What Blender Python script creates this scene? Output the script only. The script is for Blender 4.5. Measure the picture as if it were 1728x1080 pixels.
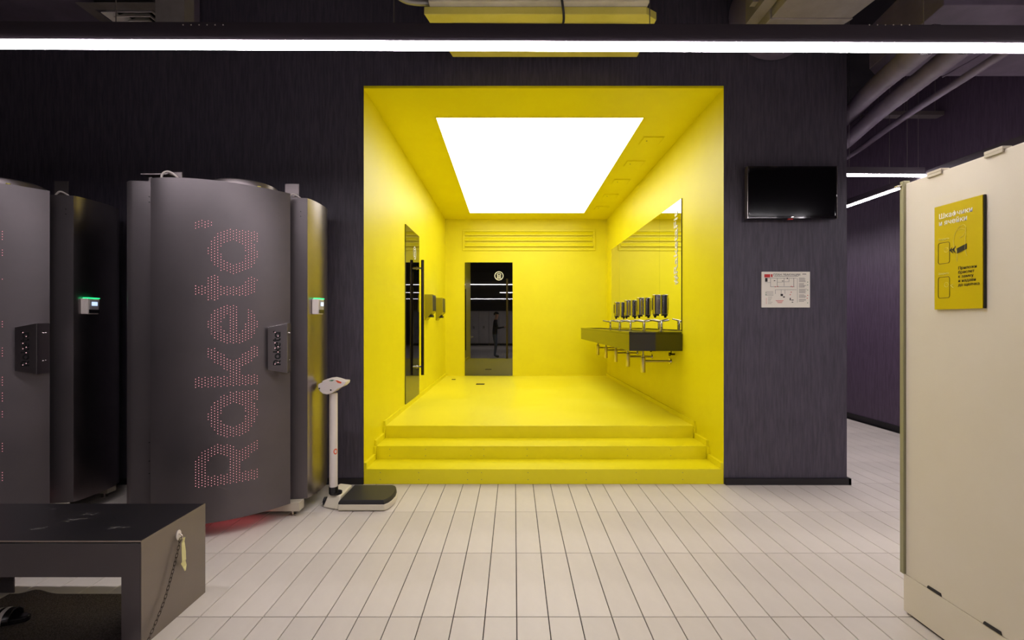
import bpy, bmesh, math, random
from mathutils import Vector, Matrix
random.seed(7)
sc = bpy.context.scene
for o in list(bpy.data.objects): bpy.data.objects.remove(o, do_unlink=True)
C = sc.collection
PI = math.pi

# ------------------------------------------------------------------ camera, world, exposure
FPX, VX, VY, CH = 777.0, 867.5, 543.5, 1.394       # focal length in px, vanishing point, eye height
cd = bpy.data.cameras.new('camera'); cam = bpy.data.objects.new('camera', cd); C.objects.link(cam)
cam.location = (0, 0, CH); cam.rotation_euler = (PI/2, 0, 0)
cd.sensor_fit = 'HORIZONTAL'; cd.sensor_width = 36.0; cd.lens = FPX/1728*36
cd.shift_x = (864-VX)/1728; cd.shift_y = (VY-540)/1728
cd.clip_start = 0.05; cd.clip_end = 100
sc.camera = cam
w = bpy.data.worlds.new('world'); sc.world = w; w.use_nodes = True
w.node_tree.nodes['Background'].inputs[0].default_value = (0.012, 0.010, 0.014, 1)
w.node_tree.nodes['Background'].inputs[1].default_value = 0.3
vs = sc.view_settings
vs.view_transform = 'Standard'; vs.look = 'None'; vs.gamma = 1.0; vs.use_curve_mapping = False
vs.exposure = 0.0
L_STRIP = 49.0      # radiance of the LED strips
L_PANEL = 3.1       # radiance of the luminous ceiling panel

def P(u, v, Y):     # point seen at pixel (u, v) at depth Y
    return Vector(((u-VX)*Y/FPX, Y, CH-(v-VY)*Y/FPX))

# ------------------------------------------------------------------ materials
def lin(c): return tuple(((x/255)/12.92 if x/255 <= .04045 else (((x/255)+.055)/1.055)**2.4) for x in c)
MATS = {}
def pm(name, rgb, rough=.5, metal=0., ior=1.5, emit=None, es=0., coat=0., linear=False, spec=.5):
    m = bpy.data.materials.new(name); m.use_nodes = True
    b = m.node_tree.nodes['Principled BSDF']
    c = rgb if linear else lin(rgb)
    b.inputs['Base Color'].default_value = (*c, 1)
    b.inputs['Roughness'].default_value = rough
    b.inputs['Metallic'].default_value = metal
    b.inputs['IOR'].default_value = ior
    b.inputs['Specular IOR Level'].default_value = spec
    b.inputs['Coat Weight'].default_value = coat
    if emit is not None:
        b.inputs['Emission Color'].default_value = (*emit, 1); b.inputs['Emission Strength'].default_value = es
    MATS[name] = m
    return m
def noise_mat(m, scale, c1, c2, bump=0., dist=.002, detail=6., lo=.35, hi=.65, rvar=None):
    nt = m.node_tree; N = nt.nodes; Lk = nt.links; b = N['Principled BSDF']
    tc = N.new('ShaderNodeTexCoord'); mp = N.new('ShaderNodeMapping'); mp.inputs['Scale'].default_value = scale
    nz = N.new('ShaderNodeTexNoise'); nz.inputs['Scale'].default_value = 1.; nz.inputs['Detail'].default_value = detail
    nz.inputs['Roughness'].default_value = .6
    Lk.new(tc.outputs['Object'], mp.inputs['Vector']); Lk.new(mp.outputs['Vector'], nz.inputs['Vector'])
    cr = N.new('ShaderNodeValToRGB'); cr.color_ramp.elements[0].position = lo; cr.color_ramp.elements[1].position = hi
    cr.color_ramp.elements[0].color = (*lin(c1), 1); cr.color_ramp.elements[1].color = (*lin(c2), 1)
    Lk.new(nz.outputs['Fac'], cr.inputs['Fac']); Lk.new(cr.outputs['Color'], b.inputs['Base Color'])
    if bump:
        bp = N.new('ShaderNodeBump'); bp.inputs['Strength'].default_value = bump; bp.inputs['Distance'].default_value = dist
        Lk.new(nz.outputs['Fac'], bp.inputs['Height']); Lk.new(bp.outputs['Normal'], b.inputs['Normal'])
    if rvar:
        mr = N.new('ShaderNodeMapRange'); mr.inputs['To Min'].default_value = rvar[0]; mr.inputs['To Max'].default_value = rvar[1]
        Lk.new(nz.outputs['Fac'], mr.inputs['Value']); Lk.new(mr.outputs['Result'], b.inputs['Roughness'])
    return m

YEL = (240, 226, 10)
yellow = noise_mat(pm('yellow_wall_paint', YEL, .42), (2, 2, 2), (238, 225, 0), (242, 230, 12), .03, .002)
yellow_floor = noise_mat(pm('yellow_floor_resin', YEL, .36, ior=1.5), (1.2, 1.2, 1.2), (245, 232, 30), (248, 236, 52), .01, .002, rvar=(.36, .42))
yellow_step = noise_mat(pm('yellow_step_paint', YEL, .4), (3, 3, 3), (236, 223, 0), (241, 228, 12), .02, .002)
plaster = noise_mat(pm('dark_bark_plaster', (70, 64, 74), .55), (55, 55, 5), (62, 57, 68), (80, 74, 86), .4, .008, detail=4)
plaster2 = noise_mat(pm('purple_bark_plaster', (84, 68, 88), .5), (55, 55, 5), (74, 60, 78), (92, 76, 96), .55, .007, detail=4)
darkceil = noise_mat(pm('dark_ceiling_paint', (38, 34, 40), .8), (3, 3, 3), (32, 28, 35), (44, 40, 46), .2, .01)
black_base = pm('black_baseboard', (26, 22, 26), .5)
tile_m = noise_mat(pm('white_ceramic_tile', (200, 188, 184), .42), (2.2, 1.6, 2.), (205, 196, 186), (217, 208, 198), .02, .001, rvar=(.36, .5))
def add_rand(m, amt):
    nt = m.node_tree; N = nt.nodes; b = N['Principled BSDF']
    src = b.inputs['Base Color'].links[0].from_socket
    oi = N.new('ShaderNodeObjectInfo'); mr = N.new('ShaderNodeMapRange'); mr.inputs['To Min'].default_value = 1-amt; mr.inputs['To Max'].default_value = 1+amt*.4
    mx = N.new('ShaderNodeMix'); mx.data_type = 'RGBA'; mx.blend_type = 'MULTIPLY'; mx.inputs['Factor'].default_value = 1
    nt.links.new(oi.outputs['Random'], mr.inputs['Value']); nt.links.new(src, mx.inputs['A']); nt.links.new(mr.outputs['Result'], mx.inputs['B'])
    nt.links.new(mx.outputs['Result'], b.inputs['Base Color'])
add_rand(tile_m, .035)
grout = pm('dark_grout', (40, 34, 33), .9)
led = pm('led_diffuser', (255, 255, 255), .5, emit=(1., .93, .98), es=L_STRIP)
panel_em = pm('stretch_ceiling_panel', (255, 255, 255), .5, emit=(1., .985, 1.), es=L_PANEL)
housing = pm('lamp_housing', (74, 66, 74), .5, metal=.2)
black_glass = pm('black_glass', (9, 8, 7), .015, ior=2.25)
glass_tint = black_glass
steel_dark = pm('dark_steel_handle', (70, 62, 58), .25, metal=.9)
chrome = pm('chrome', (205, 200, 196), .12, metal=1.)
satin = pm('satin_steel', (196, 186, 176), .28, metal=1.)
mirror_m = pm('mirror', (236, 238, 232), .0, metal=1.)
mirror_edge = pm('mirror_edge', (58, 52, 30), .3)
gloss_black = pm('gloss_black_counter', (10, 9, 8), .06, ior=1.8)
matte_black = pm('matte_black', (14, 13, 14), .6)
plastic_black = pm('black_plastic', (22, 20, 22), .3)
pod_metal = noise_mat(pm('graphite_metal_sheet', (108, 101, 104), .40, metal=.7), (3, 3, 3), (101, 95, 97), (107, 100, 102), 0, rvar=(.40, .44))
side_metal = noise_mat(pm('satin_side_sheet', (190, 184, 184), .3, metal=1.), (3, 3, 3), (158, 150, 152), (166, 158, 160), 0, rvar=(.28, .33))
pod_inner = pm('black_inner_shell', (8, 7, 8), .7)
zinc = pm('zinc_sheet', (124, 116, 116), .35, metal=.8)
cream_frame = pm('cream_steel_frame', (196, 186, 166), .5)
cream = noise_mat(pm('cream_panel', (214, 203, 182), .5), (1.5, 1.5, 1.5), (220, 210, 190), (225, 216, 199), .01, .001)
olive_edge = pm('olive_edge_trim', (150, 146, 112), .4)
bench_top_m = noise_mat(pm('black_bench_laminate', (34, 32, 34), .35), (4, 4, 4), (28, 26, 28), (33, 30, 32), 0, rvar=(.27, .32))
bench_side = noise_mat(pm('bronze_grey_steel', (134, 125, 118), .36, metal=.7), (3, 3, 3), (128, 118, 112), (134, 124, 117), 0)
bench_front = noise_mat(pm('dark_grey_steel', (88, 82, 84), .42, metal=.5), (3, 3, 3), (98, 91, 93), (103, 96, 98), 0)
mat_fabric = noise_mat(pm('dark_doormat', (42, 38, 34), .95), (260, 260, 260), (54, 46, 42), (112, 100, 92), .8, .004, detail=2)
white_plastic = pm('white_plastic', (226, 216, 208), .35)
grey_plastic = pm('grey_plastic', (170, 164, 162), .35)
cream_plastic = pm('cream_plastic', (222, 213, 190), .4)
orange = pm('orange_print', (226, 92, 52), .5)
red = pm('red_print', (205, 40, 36), .5)
white_print = pm('white_print', (240, 238, 226), .5)
black_print = pm('black_print', (30, 26, 14), .5)
grey_print = pm('grey_print', (120, 112, 104), .6)
green_print = pm('green_print', (60, 120, 80), .6)
pale_print = pm('pale_yellow_print', (232, 222, 120), .5)
sign_yellow = pm('sign_yellow', (204, 180, 0), .35)
sign_white = pm('sign_white', (236, 230, 214), .4)
screen_black = pm('tv_screen', (4, 4, 5), .12)
led_pink = pm('pink_led', (255, 200, 205), .5, emit=(1., .60, .62), es=.62)
glow_red = pm('red_hole_glow', (90, 10, 20), .5, emit=(.5, .04, .09), es=.12)  # dim red emission paints the glow around each LED dot
red_light = pm('red_light_strip', (255, 40, 50), .5, emit=(1., .16, .2), es=1.3)
green_led = pm('green_led', (20, 255, 110), .5, emit=(.03, 1., .32), es=1.3)
lcd = pm('lcd_backlit', (200, 220, 255), .3, emit=(.55, .72, 1.), es=1.1)
duct_grey = noise_mat(pm('galvanised_duct', (140, 132, 128), .5, metal=.3), (4, 4, 4), (130, 122, 118), (150, 141, 136), .05, .002)
duct_dark = noise_mat(pm('dark_painted_duct', (112, 100, 116), .6), (4, 4, 4), (104, 93, 109), (120, 108, 125), .1, .003)
ac_white = noise_mat(pm('white_air_unit', (206, 200, 188), .45), (6, 6, 6), (196, 190, 176), (212, 206, 194), .03, .001)
ac_bounce_yellow = noise_mat(pm('tray_bounce_yellow', (214, 202, 100), .45), (6, 6, 6), (208, 196, 88), (218, 206, 104), .03, .001)  # yellow bounce light from the alcove put into the unit's colour
alu = pm('aluminium_louvre', (226, 218, 212), .4)
foil = pm('foil_insulation', (150, 146, 140), .4, metal=.6)
wire_m = pm('steel_wire', (140, 130, 130), .4, metal=.6)
skin_m = pm('skin', (196, 150, 124), .5)
cloth_black = pm('black_jacket', (26, 25, 28), .85)
denim = pm('grey_blue_jeans', (88, 96, 108), .85)
hair_m = pm('dark_hair', (34, 26, 22), .7)
ribbon_m = pm('yellow_white_ribbon', (222, 214, 150), .6)
locker_grey = noise_mat(pm('light_grey_locker', (190, 184, 180), .5), (2, 2, 2), (184, 178, 174), (196, 190, 186), .01, .001)
scuff_m = pm('scuff_mark', (150, 146, 142), .7)

# ------------------------------------------------------------------ helpers
ORG = {}
def tag(o, label=None, cat=None, group=None, kind=None):
    if label: o['label'] = label
    if cat: o['category'] = cat
    if group: o['group'] = group
    if kind: o['kind'] = kind
    return o
def thing(name, label, cat, loc=(0, 0, 0), group=None):
    o = bpy.data.objects.new(name, None); C.objects.link(o)
    o.location = loc; o.empty_display_size = .05; ORG[o.name] = Vector(loc)
    return tag(o, label, cat, group)
def obj(name, bm, mats, parent=None, smooth=False, bevel=0., kind=None, seg=2):
    me = bpy.data.meshes.new(name)
    if isinstance(bm, bmesh.types.BMesh):
        bmesh.ops.recalc_face_normals(bm, faces=bm.faces) if bm.faces else None
        bm.to_mesh(me); bm.free()
    else: me = bm
    if not isinstance(mats, (list, tuple)): mats = [mats]
    for m in mats: me.materials.append(m)
    if smooth:
        for p in me.polygons: p.use_smooth = True
        if smooth != 'all':
            try: me.set_sharp_from_angle(angle=math.radians(38))
            except Exception: pass
    o = bpy.data.objects.new(name, me); C.objects.link(o)
    if parent is not None:
        o.parent = parent; o.location = -ORG.get(parent.name, Vector((0, 0, 0)))
        ORG[o.name] = Vector((0, 0, 0))
        # the mesh is in world coordinates; the parent's world origin is removed by location
        if parent.parent is not None: o.location = (0, 0, 0)
    else: ORG[o.name] = Vector((0, 0, 0))
    if bevel:
        b = o.modifiers.new('bevel', 'BEVEL'); b.width = bevel; b.segments = seg; b.limit_method = 'ANGLE'; b.angle_limit = math.radians(35)
    if kind: o['kind'] = kind
    return o
def copy_tree(o, parent=None):
    c = o.copy(); C.objects.link(c); c.parent = parent
    for ch in list(o.children): copy_tree(ch, c)
    return c
def dup(root, delta, label=None):
    c = copy_tree(root); c.location = Vector(root.location)+Vector(delta)
    if label: c['label'] = label
    return c
def B(): return bmesh.new()
def box(bm, x0, x1, y0, y1, z0, z1, mi=0):
    v = [bm.verts.new(p) for p in [(x0,y0,z0),(x1,y0,z0),(x1,y1,z0),(x0,y1,z0),(x0,y0,z1),(x1,y0,z1),(x1,y1,z1),(x0,y1,z1)]]
    for f in [(0,3,2,1),(4,5,6,7),(0,1,5,4),(1,2,6,5),(2,3,7,6),(3,0,4,7)]:
        bm.faces.new([v[i] for i in f]).material_index = mi
    return bm
def hexa(bm, pts):
    v = [bm.verts.new(p) for p in pts]
    for f in [(0,3,2,1),(4,5,6,7),(0,1,5,4),(1,2,6,5),(2,3,7,6),(3,0,4,7)]: bm.faces.new([v[i] for i in f])
    return bm
def prism(bm, pts, z0, z1, axis='z'):
    def mk(a, b, c): return {'z': (a, b, c), 'y': (a, c, b), 'x': (c, a, b)}[axis]
    lo = [bm.verts.new(mk(a, b, z0)) for a, b in pts]; hi = [bm.verts.new(mk(a, b, z1)) for a, b in pts]
    n = len(pts)
    bm.faces.new(lo[::-1]); bm.faces.new(hi)
    for i in range(n): bm.faces.new([lo[i], lo[(i+1) % n], hi[(i+1) % n], hi[i]])
    return bm
def frame_of(d):
    d = d.normalized(); a = Vector((0, 0, 1)) if abs(d.z) < .9 else Vector((1, 0, 0))
    x = d.cross(a).normalized(); return x, d.cross(x).normalized()
def cyl(bm, p0, p1, r0, r1=None, seg=16, caps=True):
    p0, p1 = Vector(p0), Vector(p1); r1 = r0 if r1 is None else r1
    x, y = frame_of(p1-p0)
    A = [bm.verts.new(p0+(x*math.cos(2*PI*i/seg)+y*math.sin(2*PI*i/seg))*r0) for i in range(seg)]
    D = [bm.verts.new(p1+(x*math.cos(2*PI*i/seg)+y*math.sin(2*PI*i/seg))*r1) for i in range(seg)]
    for i in range(seg): bm.faces.new([A[i], A[(i+1) % seg], D[(i+1) % seg], D[i]])
    if caps: bm.faces.new(A[::-1]); bm.faces.new(D)
    return bm
def tube(bm, pts, r, seg=10, closed=False):
    pts = [Vector(p) for p in pts]; n = len(pts); rings = []; prev = None
    for i in range(n):
        if closed: d = pts[(i+1) % n]-pts[i-1]
        else: d = pts[min(i+1, n-1)]-pts[max(i-1, 0)]
        d.normalize()
        if prev is None: x, y = frame_of(d)
        else:
            x = prev-d*prev.dot(d); x.normalize(); y = d.cross(x).normalized()
        prev = x; rr = r[i] if isinstance(r, (list, tuple)) else r
        rings.append([bm.verts.new(pts[i]+(x*math.cos(2*PI*k/seg)+y*math.sin(2*PI*k/seg))*rr) for k in range(seg)])
    for i in range(n if closed else n-1):
        a, b = rings[i], rings[(i+1) % n]
        for k in range(seg): bm.faces.new([a[k], a[(k+1) % seg], b[(k+1) % seg], b[k]])
    if not closed: bm.faces.new(rings[0][::-1]); bm.faces.new(rings[-1])
    return bm
def smooth_path(pts, n=8):
    pts = [Vector(p) for p in pts]; out = []
    for i in range(len(pts)-1):
        p0, p1, p2, p3 = pts[max(i-1, 0)], pts[i], pts[i+1], pts[min(i+2, len(pts)-1)]
        for k in range(n):
            t = k/n; out.append(.5*((2*p1)+(p2-p0)*t+(2*p0-5*p1+4*p2-p3)*t*t+(3*p1-p0-3*p2+p3)*t**3))
    return out+[pts[-1]]
def sheet(bm, line, t, z0, z1):      # vertical bent sheet: polyline in plan, thickness t to its left
    n = len(line); L = [Vector((a, b)) for a, b in line]; off = []
    for i in range(n):
        d = (L[min(i+1, n-1)]-L[max(i-1, 0)]).normalized(); off.append(L[i]+Vector((-d.y, d.x))*t)
    return prism(bm, [tuple(p) for p in L]+[tuple(p) for p in off[::-1]], z0, z1)
def lathe(bm, prof, c, seg=20):
    c = Vector(c); rings = []
    for r, z in prof: rings.append([bm.verts.new(c+Vector((math.cos(2*PI*k/seg)*r, math.sin(2*PI*k/seg)*r, z))) for k in range(seg)])
    for a, b in zip(rings, rings[1:]):
        for k in range(seg): bm.faces.new([a[k], a[(k+1) % seg], b[(k+1) % seg], b[k]])
    bm.faces.new(rings[0][::-1]); bm.faces.new(rings[-1]); return bm
def text_bm(txt, size, M, ext=.0006, bold=0., align='LEFT', sx=1.):
    cu = bpy.data.curves.new('txt', 'FONT'); cu.body = txt; cu.size = size; cu.extrude = ext; cu.offset = bold
    cu.align_x = align; cu.resolution_u = 3; cu.space_line = 1.0
    to = bpy.data.objects.new('txt', cu); C.objects.link(to)
    bpy.context.view_layer.update()
    me = bpy.data.meshes.new_from_object(to.evaluated_get(bpy.context.evaluated_depsgraph_get()))
    bm = B(); bm.from_mesh(me)
    bmesh.ops.transform(bm, matrix=M @ Matrix.Diagonal((sx, 1, 1, 1)), verts=bm.verts)
    bpy.data.objects.remove(to); bpy.data.curves.remove(cu); bpy.data.meshes.remove(me)
    return bm
def basis(origin, xdir, ydir):
    x = Vector(xdir).normalized(); y = Vector(ydir).normalized(); z = x.cross(y)
    M = Matrix.Identity(4)
    for i in range(3): M[i][0], M[i][1], M[i][2], M[i][3] = x[i], y[i], z[i], origin[i]
    return M
def struct(name, bm, m, **k): return obj(name, bm, m, kind='structure', **k)

# ------------------------------------------------------------------ the setting: room shell
YW = 3.96                                  # plane of the dark wall
AX0, AX1 = P(614, 149, YW).x, P(1221, 149, YW).x
AZ = P(614, 149, YW).z
YB = 8.82
BX0, BX1 = P(751.5, 0, YB).x, P(1024.3, 0, YB).x
BZ = P(0, 370.3, YB).z
PX = P(1429, 0, YW).x                      # right end of the dark wall
XL, XR, YN, YF, ZC = -6.4, 4.88, -11.2, 10.5, 4.5
F3 = .365                                  # level of the yellow floor
b = B(); box(b, XL-.1, XR+.1, YN-.1, YF+.1, -.12, -.007)
floor = struct('floor', b, grout)
def alc(x, y):                             # wall x of the alcove at depth y
    t = (y-YW)/(YB-YW); return (AX0+(BX0-AX0)*t, AX1+(BX1-AX1)*t)[x]
b = B()
prism(b, [(XL, YW), (AX0-.0005, YW), (AX0-.03, YW+.04), (AX0-.05, YW+.2), (XL, YW+.2)], 0, ZC); struct('wall_front_left', b, plaster)
b = B(); box(b, AX1, PX, YW, YW+.2, 0, ZC)
struct('wall_front_right', b, plaster)
b = B(); box(b, AX0, AX1, YW, YW+.2, AZ+.02, ZC); struct('wall_front_above', b, plaster)
b = B(); box(b, AX1+.06, PX, YW+.2, YF, 0, ZC); struct('wall_corridor_left', b, plaster2)
b = B(); box(b, XR, XR+.1, YN, YF, 0, ZC); struct('wall_right', b, plaster2)
b = B(); box(b, XL-.1, XL, YN, YW+.2, 0, ZC); struct('wall_left', b, plaster)
b = B(); box(b, XL, XR, YN-.1, YN, 0, ZC); struct('wall_back', b, plaster)
b = B(); box(b, AX1+.06, XR+.1, YF, YF+.1, 0, ZC); struct('wall_corridor_end', b, plaster2)
b = B(); box(b, XL-.1, XR+.1, YN-.1, YF+.1, ZC, ZC+.1); struct('ceiling', b, darkceil)
b = B(); prism(b, [(AX0, YW-.002), (BX0, YB), (BX0-.1, YB), (AX0-.1, YW+.21)], 0, AZ+.02)
struct('wall_alcove_left', b, yellow)
b = B(); prism(b, [(AX1, YW-.002), (BX1, YB), (BX1+.06, YB), (AX1+.06, YW+.2)], 0, AZ+.02)
struct('wall_alcove_right', b, yellow)
b = B(); box(b, BX0-.1, BX1+.06, YB, YB+.1, 0, AZ+.05); struct('wall_alcove_back', b, yellow)
b = B()
hexa(b, [(AX0, YW-.002, AZ), (AX1, YW-.002, AZ), (BX1, YB, BZ), (BX0, YB, BZ), (AX0, YW-.002, AZ+.02), (AX1, YW-.002, AZ+.02), (BX1, YB, AZ+.08), (BX0, YB, AZ+.08)])
struct('ceiling_alcove', b, yellow)
b = B(); prism(b, [(AX0, 4.575), (AX1, 4.575), (BX1, YB), (BX0, YB)], 0, F3); struct('floor_alcove', b, yellow_floor)
# baseboards of the dark walls
b = B(); box(b, XL, AX0-.002, YW-.012, YW-.0005, 0, .055); struct('baseboard_left', b, black_base)
b = B(); box(b, AX1+.01, PX+.022, YW-.024, YW-.0005, 0, .055); box(b, PX+.0005, PX+.022, YW-.024, YF-.01, 0, .055); struct('baseboard_right', b, black_base)
b = B(); box(b, XR-.02, XR-.0005, YN+.01, YF-.01, 0, .075); struct('baseboard_corridor', b, black_base)
# yellow skirting of the alcove, stepping down with the stair
def skirt(side):
    b = B(); t = .022 if side == 0 else -.022; h = .05
    runs = [(4.555, YB-.001, F3, F3+h)]
    for y0, y1, z0, z1 in runs:
        xa, xb = alc(side, y0), alc(side, y1)
        hexa(b, [(xa, y0, z0), (xb, y1, z0), (xb+t, y1, z0), (xa+t, y0, z0), (xa, y0, z1), (xb, y1, z1), (xb+t, y1, z1), (xa+t, y0, z1)])
    for y0, y1, z0, z1 in [(3.962, 4.27, .131, .131+h), (4.235, 4.262, .131, .249), (4.262, 4.57, .249, .249+h), (4.54, 4.567, .249, .366)]:
        xa, xb = alc(side, y0), alc(side, y1)
        hexa(b, [(xa, y0, z0), (xb, y1, z0), (xb+t, y1, z0), (xa+t, y0, z0), (xa, y0, z1), (xb, y1, z1), (xb+t, y1, z1), (xa+t, y0, z1)])
    return b
struct('baseboard_alcove_left', skirt(0), yellow); struct('baseboard_alcove_right', skirt(1), yellow)
b = B(); box(b, BX0+.02, P(783, 0, YB).x, YB-.015, YB-.0005, F3, F3+.035); box(b, P(866.5, 0, YB).x, BX1-.02, YB-.015, YB-.0005, F3, F3+.035)
struct('baseboard_alcove_back', b, yellow)

# floor tiles: 150 x 600 mm, recessed joints
def tile_bm(w, l):
    b = B(); g = .0022; c = .0012; t = .007
    x0, x1, y0, y1 = -w/2+g, w/2-g, -l/2+g, l/2-g
    lo = [b.verts.new(p) for p in [(x0, y0, -t), (x1, y0, -t), (x1, y1, -t), (x0, y1, -t)]]
    mi = [b.verts.new(p) for p in [(x0, y0, -c), (x1, y0, -c), (x1, y1, -c), (x0, y1, -c)]]
    hi = [b.verts.new(p) for p in [(x0+c, y0+c, 0), (x1-c, y0+c, 0), (x1-c, y1-c, 0), (x0+c, y1-c, 0)]]
    b.faces.new(hi)
    for A, D in ((lo, mi), (mi, hi)):
        for i in range(4): b.faces.new([A[i], A[(i+1) % 4], D[(i+1) % 4], D[i]])
    return b
TW, TL, TX, TY = .15, .602, .0125, 2.178
tm = bpy.data.meshes.new('tile'); bb = tile_bm(TW, TL); bb.to_mesh(tm); bb.free(); tm.materials.append(tile_m)
cells = []
ix0, ix1 = int((XL-TX)/TW), int((XR-TX)/TW)
iy0, iy1 = int((YN-TY)/TL)-1, int((YF-TY)/TL)
for ix in range(ix0, ix1+1):
    for iy in range(iy0, iy1+1):
        cx, cy = TX+(ix+.5)*TW, TY+(iy+.5)*TL
        if cx-TW/2 < XL or cx+TW/2 > XR+.02 or cy-TL/2 < YN-.5: continue
        if cy-TL/2 > YW-.001 and cx+TW/2 < PX-.001: continue
        if cy+TL/2 < 1.9 : vis = False
        else:
            yy = max(cy+TL/2, 2.02); u = VX+(cx)/yy*FPX
            vis = -30 < u < 1560 and cy > 1.7
        if cy > 3.9 and cx < PX: vis = vis and cy < 4.3
        cells.append((vis, cy+abs(cx)*.3, cx, cy))
near = sorted([c for c in cells if c[0]], key=lambda c: c[1])[:298]
nset = set((c[2], c[3]) for c in near)
for c in near:
    o = bpy.data.objects.new('tile', tm); C.objects.link(o); o.parent = floor; o.location = (c[2], c[3], random.uniform(-.0002, .0002))
b = B()
for v_, k_, cx, cy in cells:
    if (cx, cy) in nset: continue
    x0, x1, y0, y1 = cx-TW/2+.0022, cx+TW/2-.0022, cy-TL/2+.0022, cy+TL/2-.0022
    t_ = [b.verts.new(p) for p in [(x0, y0, 0), (x1, y0, 0), (x1, y1, 0), (x0, y1, 0)]]; d_ = [b.verts.new(p) for p in [(x0, y0, -.004), (x1, y0, -.004), (x1, y1, -.004), (x0, y1, -.004)]]
    b.faces.new(t_)
    for i in range(4): b.faces.new([d_[i], d_[(i+1) % 4], t_[(i+1) % 4], t_[i]])
obj('tile_field', b, tile_m, floor, kind='stuff')

# ------------------------------------------------------------------ yellow stair
st = thing('stair', 'yellow painted three-step stair across the mouth of the bright yellow alcove', 'stairs', (.25, 4.1, 0))
for y0, y1, z0, z1, ny in [(YW-.001, 4.2625, 0, .1296, 0), (4.262, 4.5685, 0, .2476, 1), (4.568, 4.58, .2, F3+.0005, 2)]:
    b = B(); e = .001
    prism(b, [(alc(0, y0)+e, y0), (alc(1, y0)-e, y0), (alc(1, y1)-e, y1), (alc(0, y1)+e, y1)], z0, z1)
    s_ = obj('step', b, yellow_step, st, bevel=.003)
    if ny < 2:
        b = B(); zt = z1
        for xx in [-1.15, -.82, -.40, -.28, .12, .62, 1.05, 1.45]:
            for zz in (zt-.03, zt-.09): cyl(b, (xx, y0+.001, zz), (xx, y0-.0012, zz), .0035, seg=8)
        obj('screw', b, olive_edge, s_, kind='stuff')

# ------------------------------------------------------------------ luminous ceiling panel of the alcove
def cz(y): return AZ+(BZ-AZ)*(y-YW)/(YB-YW)
py0, py1 = 4.512, 8.30
lp = thing('ceiling_light_panel', 'large white glowing rectangular ceiling panel over the yellow alcove', 'ceiling light', (.25, 6.4, cz(6.4)))
b = B(); xa, xb, xc, xd = P(736, 0, py0).x, P(1086, 0, py0).x, P(985.5, 0, py1).x, P(793, 0, py1).x
z0, z1 = cz(py0), cz(py1)
hexa(b, [(xa, py0, z0-.003), (xb, py0, z0-.003), (xc, py1, z1-.003), (xd, py1, z1-.003), (xa, py0, z0-.0005), (xb, py0, z0-.0005), (xc, py1, z1-.0005), (xd, py1, z1-.0005)])
obj('diffuser', b, panel_em, lp)
b = B(); t = .012
for (p, q) in [((xa, py0, z0), (xb, py0, z0)), ((xb, py0, z0), (xc, py1, z1)), ((xc, py1, z1), (xd, py1, z1)), ((xd, py1, z1), (xa, py0, z0))]:
    p, q = Vector(p), Vector(q); d = (q-p).normalized(); s = Vector((d.y, -d.x, 0))*t
    hexa(b, [p-Vector((0, 0, .005)), q-Vector((0, 0, .005)), q+s-Vector((0, 0, .005)), p+s-Vector((0, 0, .005)), p, q, q+s, p+s])
obj('frame', b, yellow, lp)
# five inspection hatches along the right side of the alcove ceiling
hn = ['nearest to the opening', 'second from the opening', 'third from the opening', 'fourth from the opening', 'farthest, beside the back wall']
for k in range(5):
    y0 = 5.17-.0+.72*k; x0, x1 = 1.40-.0, 1.62
    h = thing('ceiling_hatch', 'flush yellow inspection hatch in the alcove ceiling, '+hn[k], 'hatch', ((x0+x1)/2, y0-.1, cz(y0)), 'inspection hatches beside the ceiling panel')
    zz = cz(y0-.1)
    b = B(); box(b, x0+.004, x1-.004, y0-.2+.004, y0-.004, zz-.006, zz-.001); obj('cover', b, yellow, h)
    b = B(); g = .005
    for a in [(x0-g, x1+g, y0, y0+g), (x0-g, x1+g, y0-.2-g, y0-.2), (x0-g, x0, y0-.2, y0), (x1, x1+g, y0-.2, y0)]: box(b, *a, zz-.004, zz-.0005)
    obj('frame', b, yellow, h)
    b = B(); cyl(b, (x0+.06, y0-.1, zz-.009), (x0+.06, y0-.1, zz-.005), .008, seg=12); obj('latch', b, olive_edge, h)

# slot diffuser on the back wall
vx0, vx1 = P(784.5, 0, YB).x, P(1000.5, 0, YB).x; vz0, vz1 = P(0, 419, YB).z, P(0, 391, YB).z
vt = thing('slot_vent', 'long yellow slotted air grille high on the alcove back wall', 'vent', ((vx0+vx1)/2, YB, vz0))
b = B(); f = .045; yv = YB-.018
box(b, vx0-f, vx1+f, yv, YB-.0005, vz1, vz1+f); box(b, vx0-f, vx1+f, yv, YB-.0005, vz0-f, vz0); box(b, vx0-f, vx0, yv, YB-.0005, vz0, vz1); box(b, vx1, vx1+f, yv, YB-.0005, vz0, vz1)
obj('frame', b, yellow, vt, bevel=.004)
hz = (vz1-vz0)/3
for k in range(3):
    z = vz0+hz*k
    b = B(); hexa(b, [(vx0, YB-.034, z+hz*.30), (vx1, YB-.034, z+hz*.30), (vx1, YB-.012, z+hz*.78), (vx0, YB-.012, z+hz*.78), (vx0, YB-.034, z+hz*.44), (vx1, YB-.034, z+hz*.44), (vx1, YB-.012, z+hz*.92), (vx0, YB-.012, z+hz*.92)])
    obj('slat', b, yellow, vt)

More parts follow.
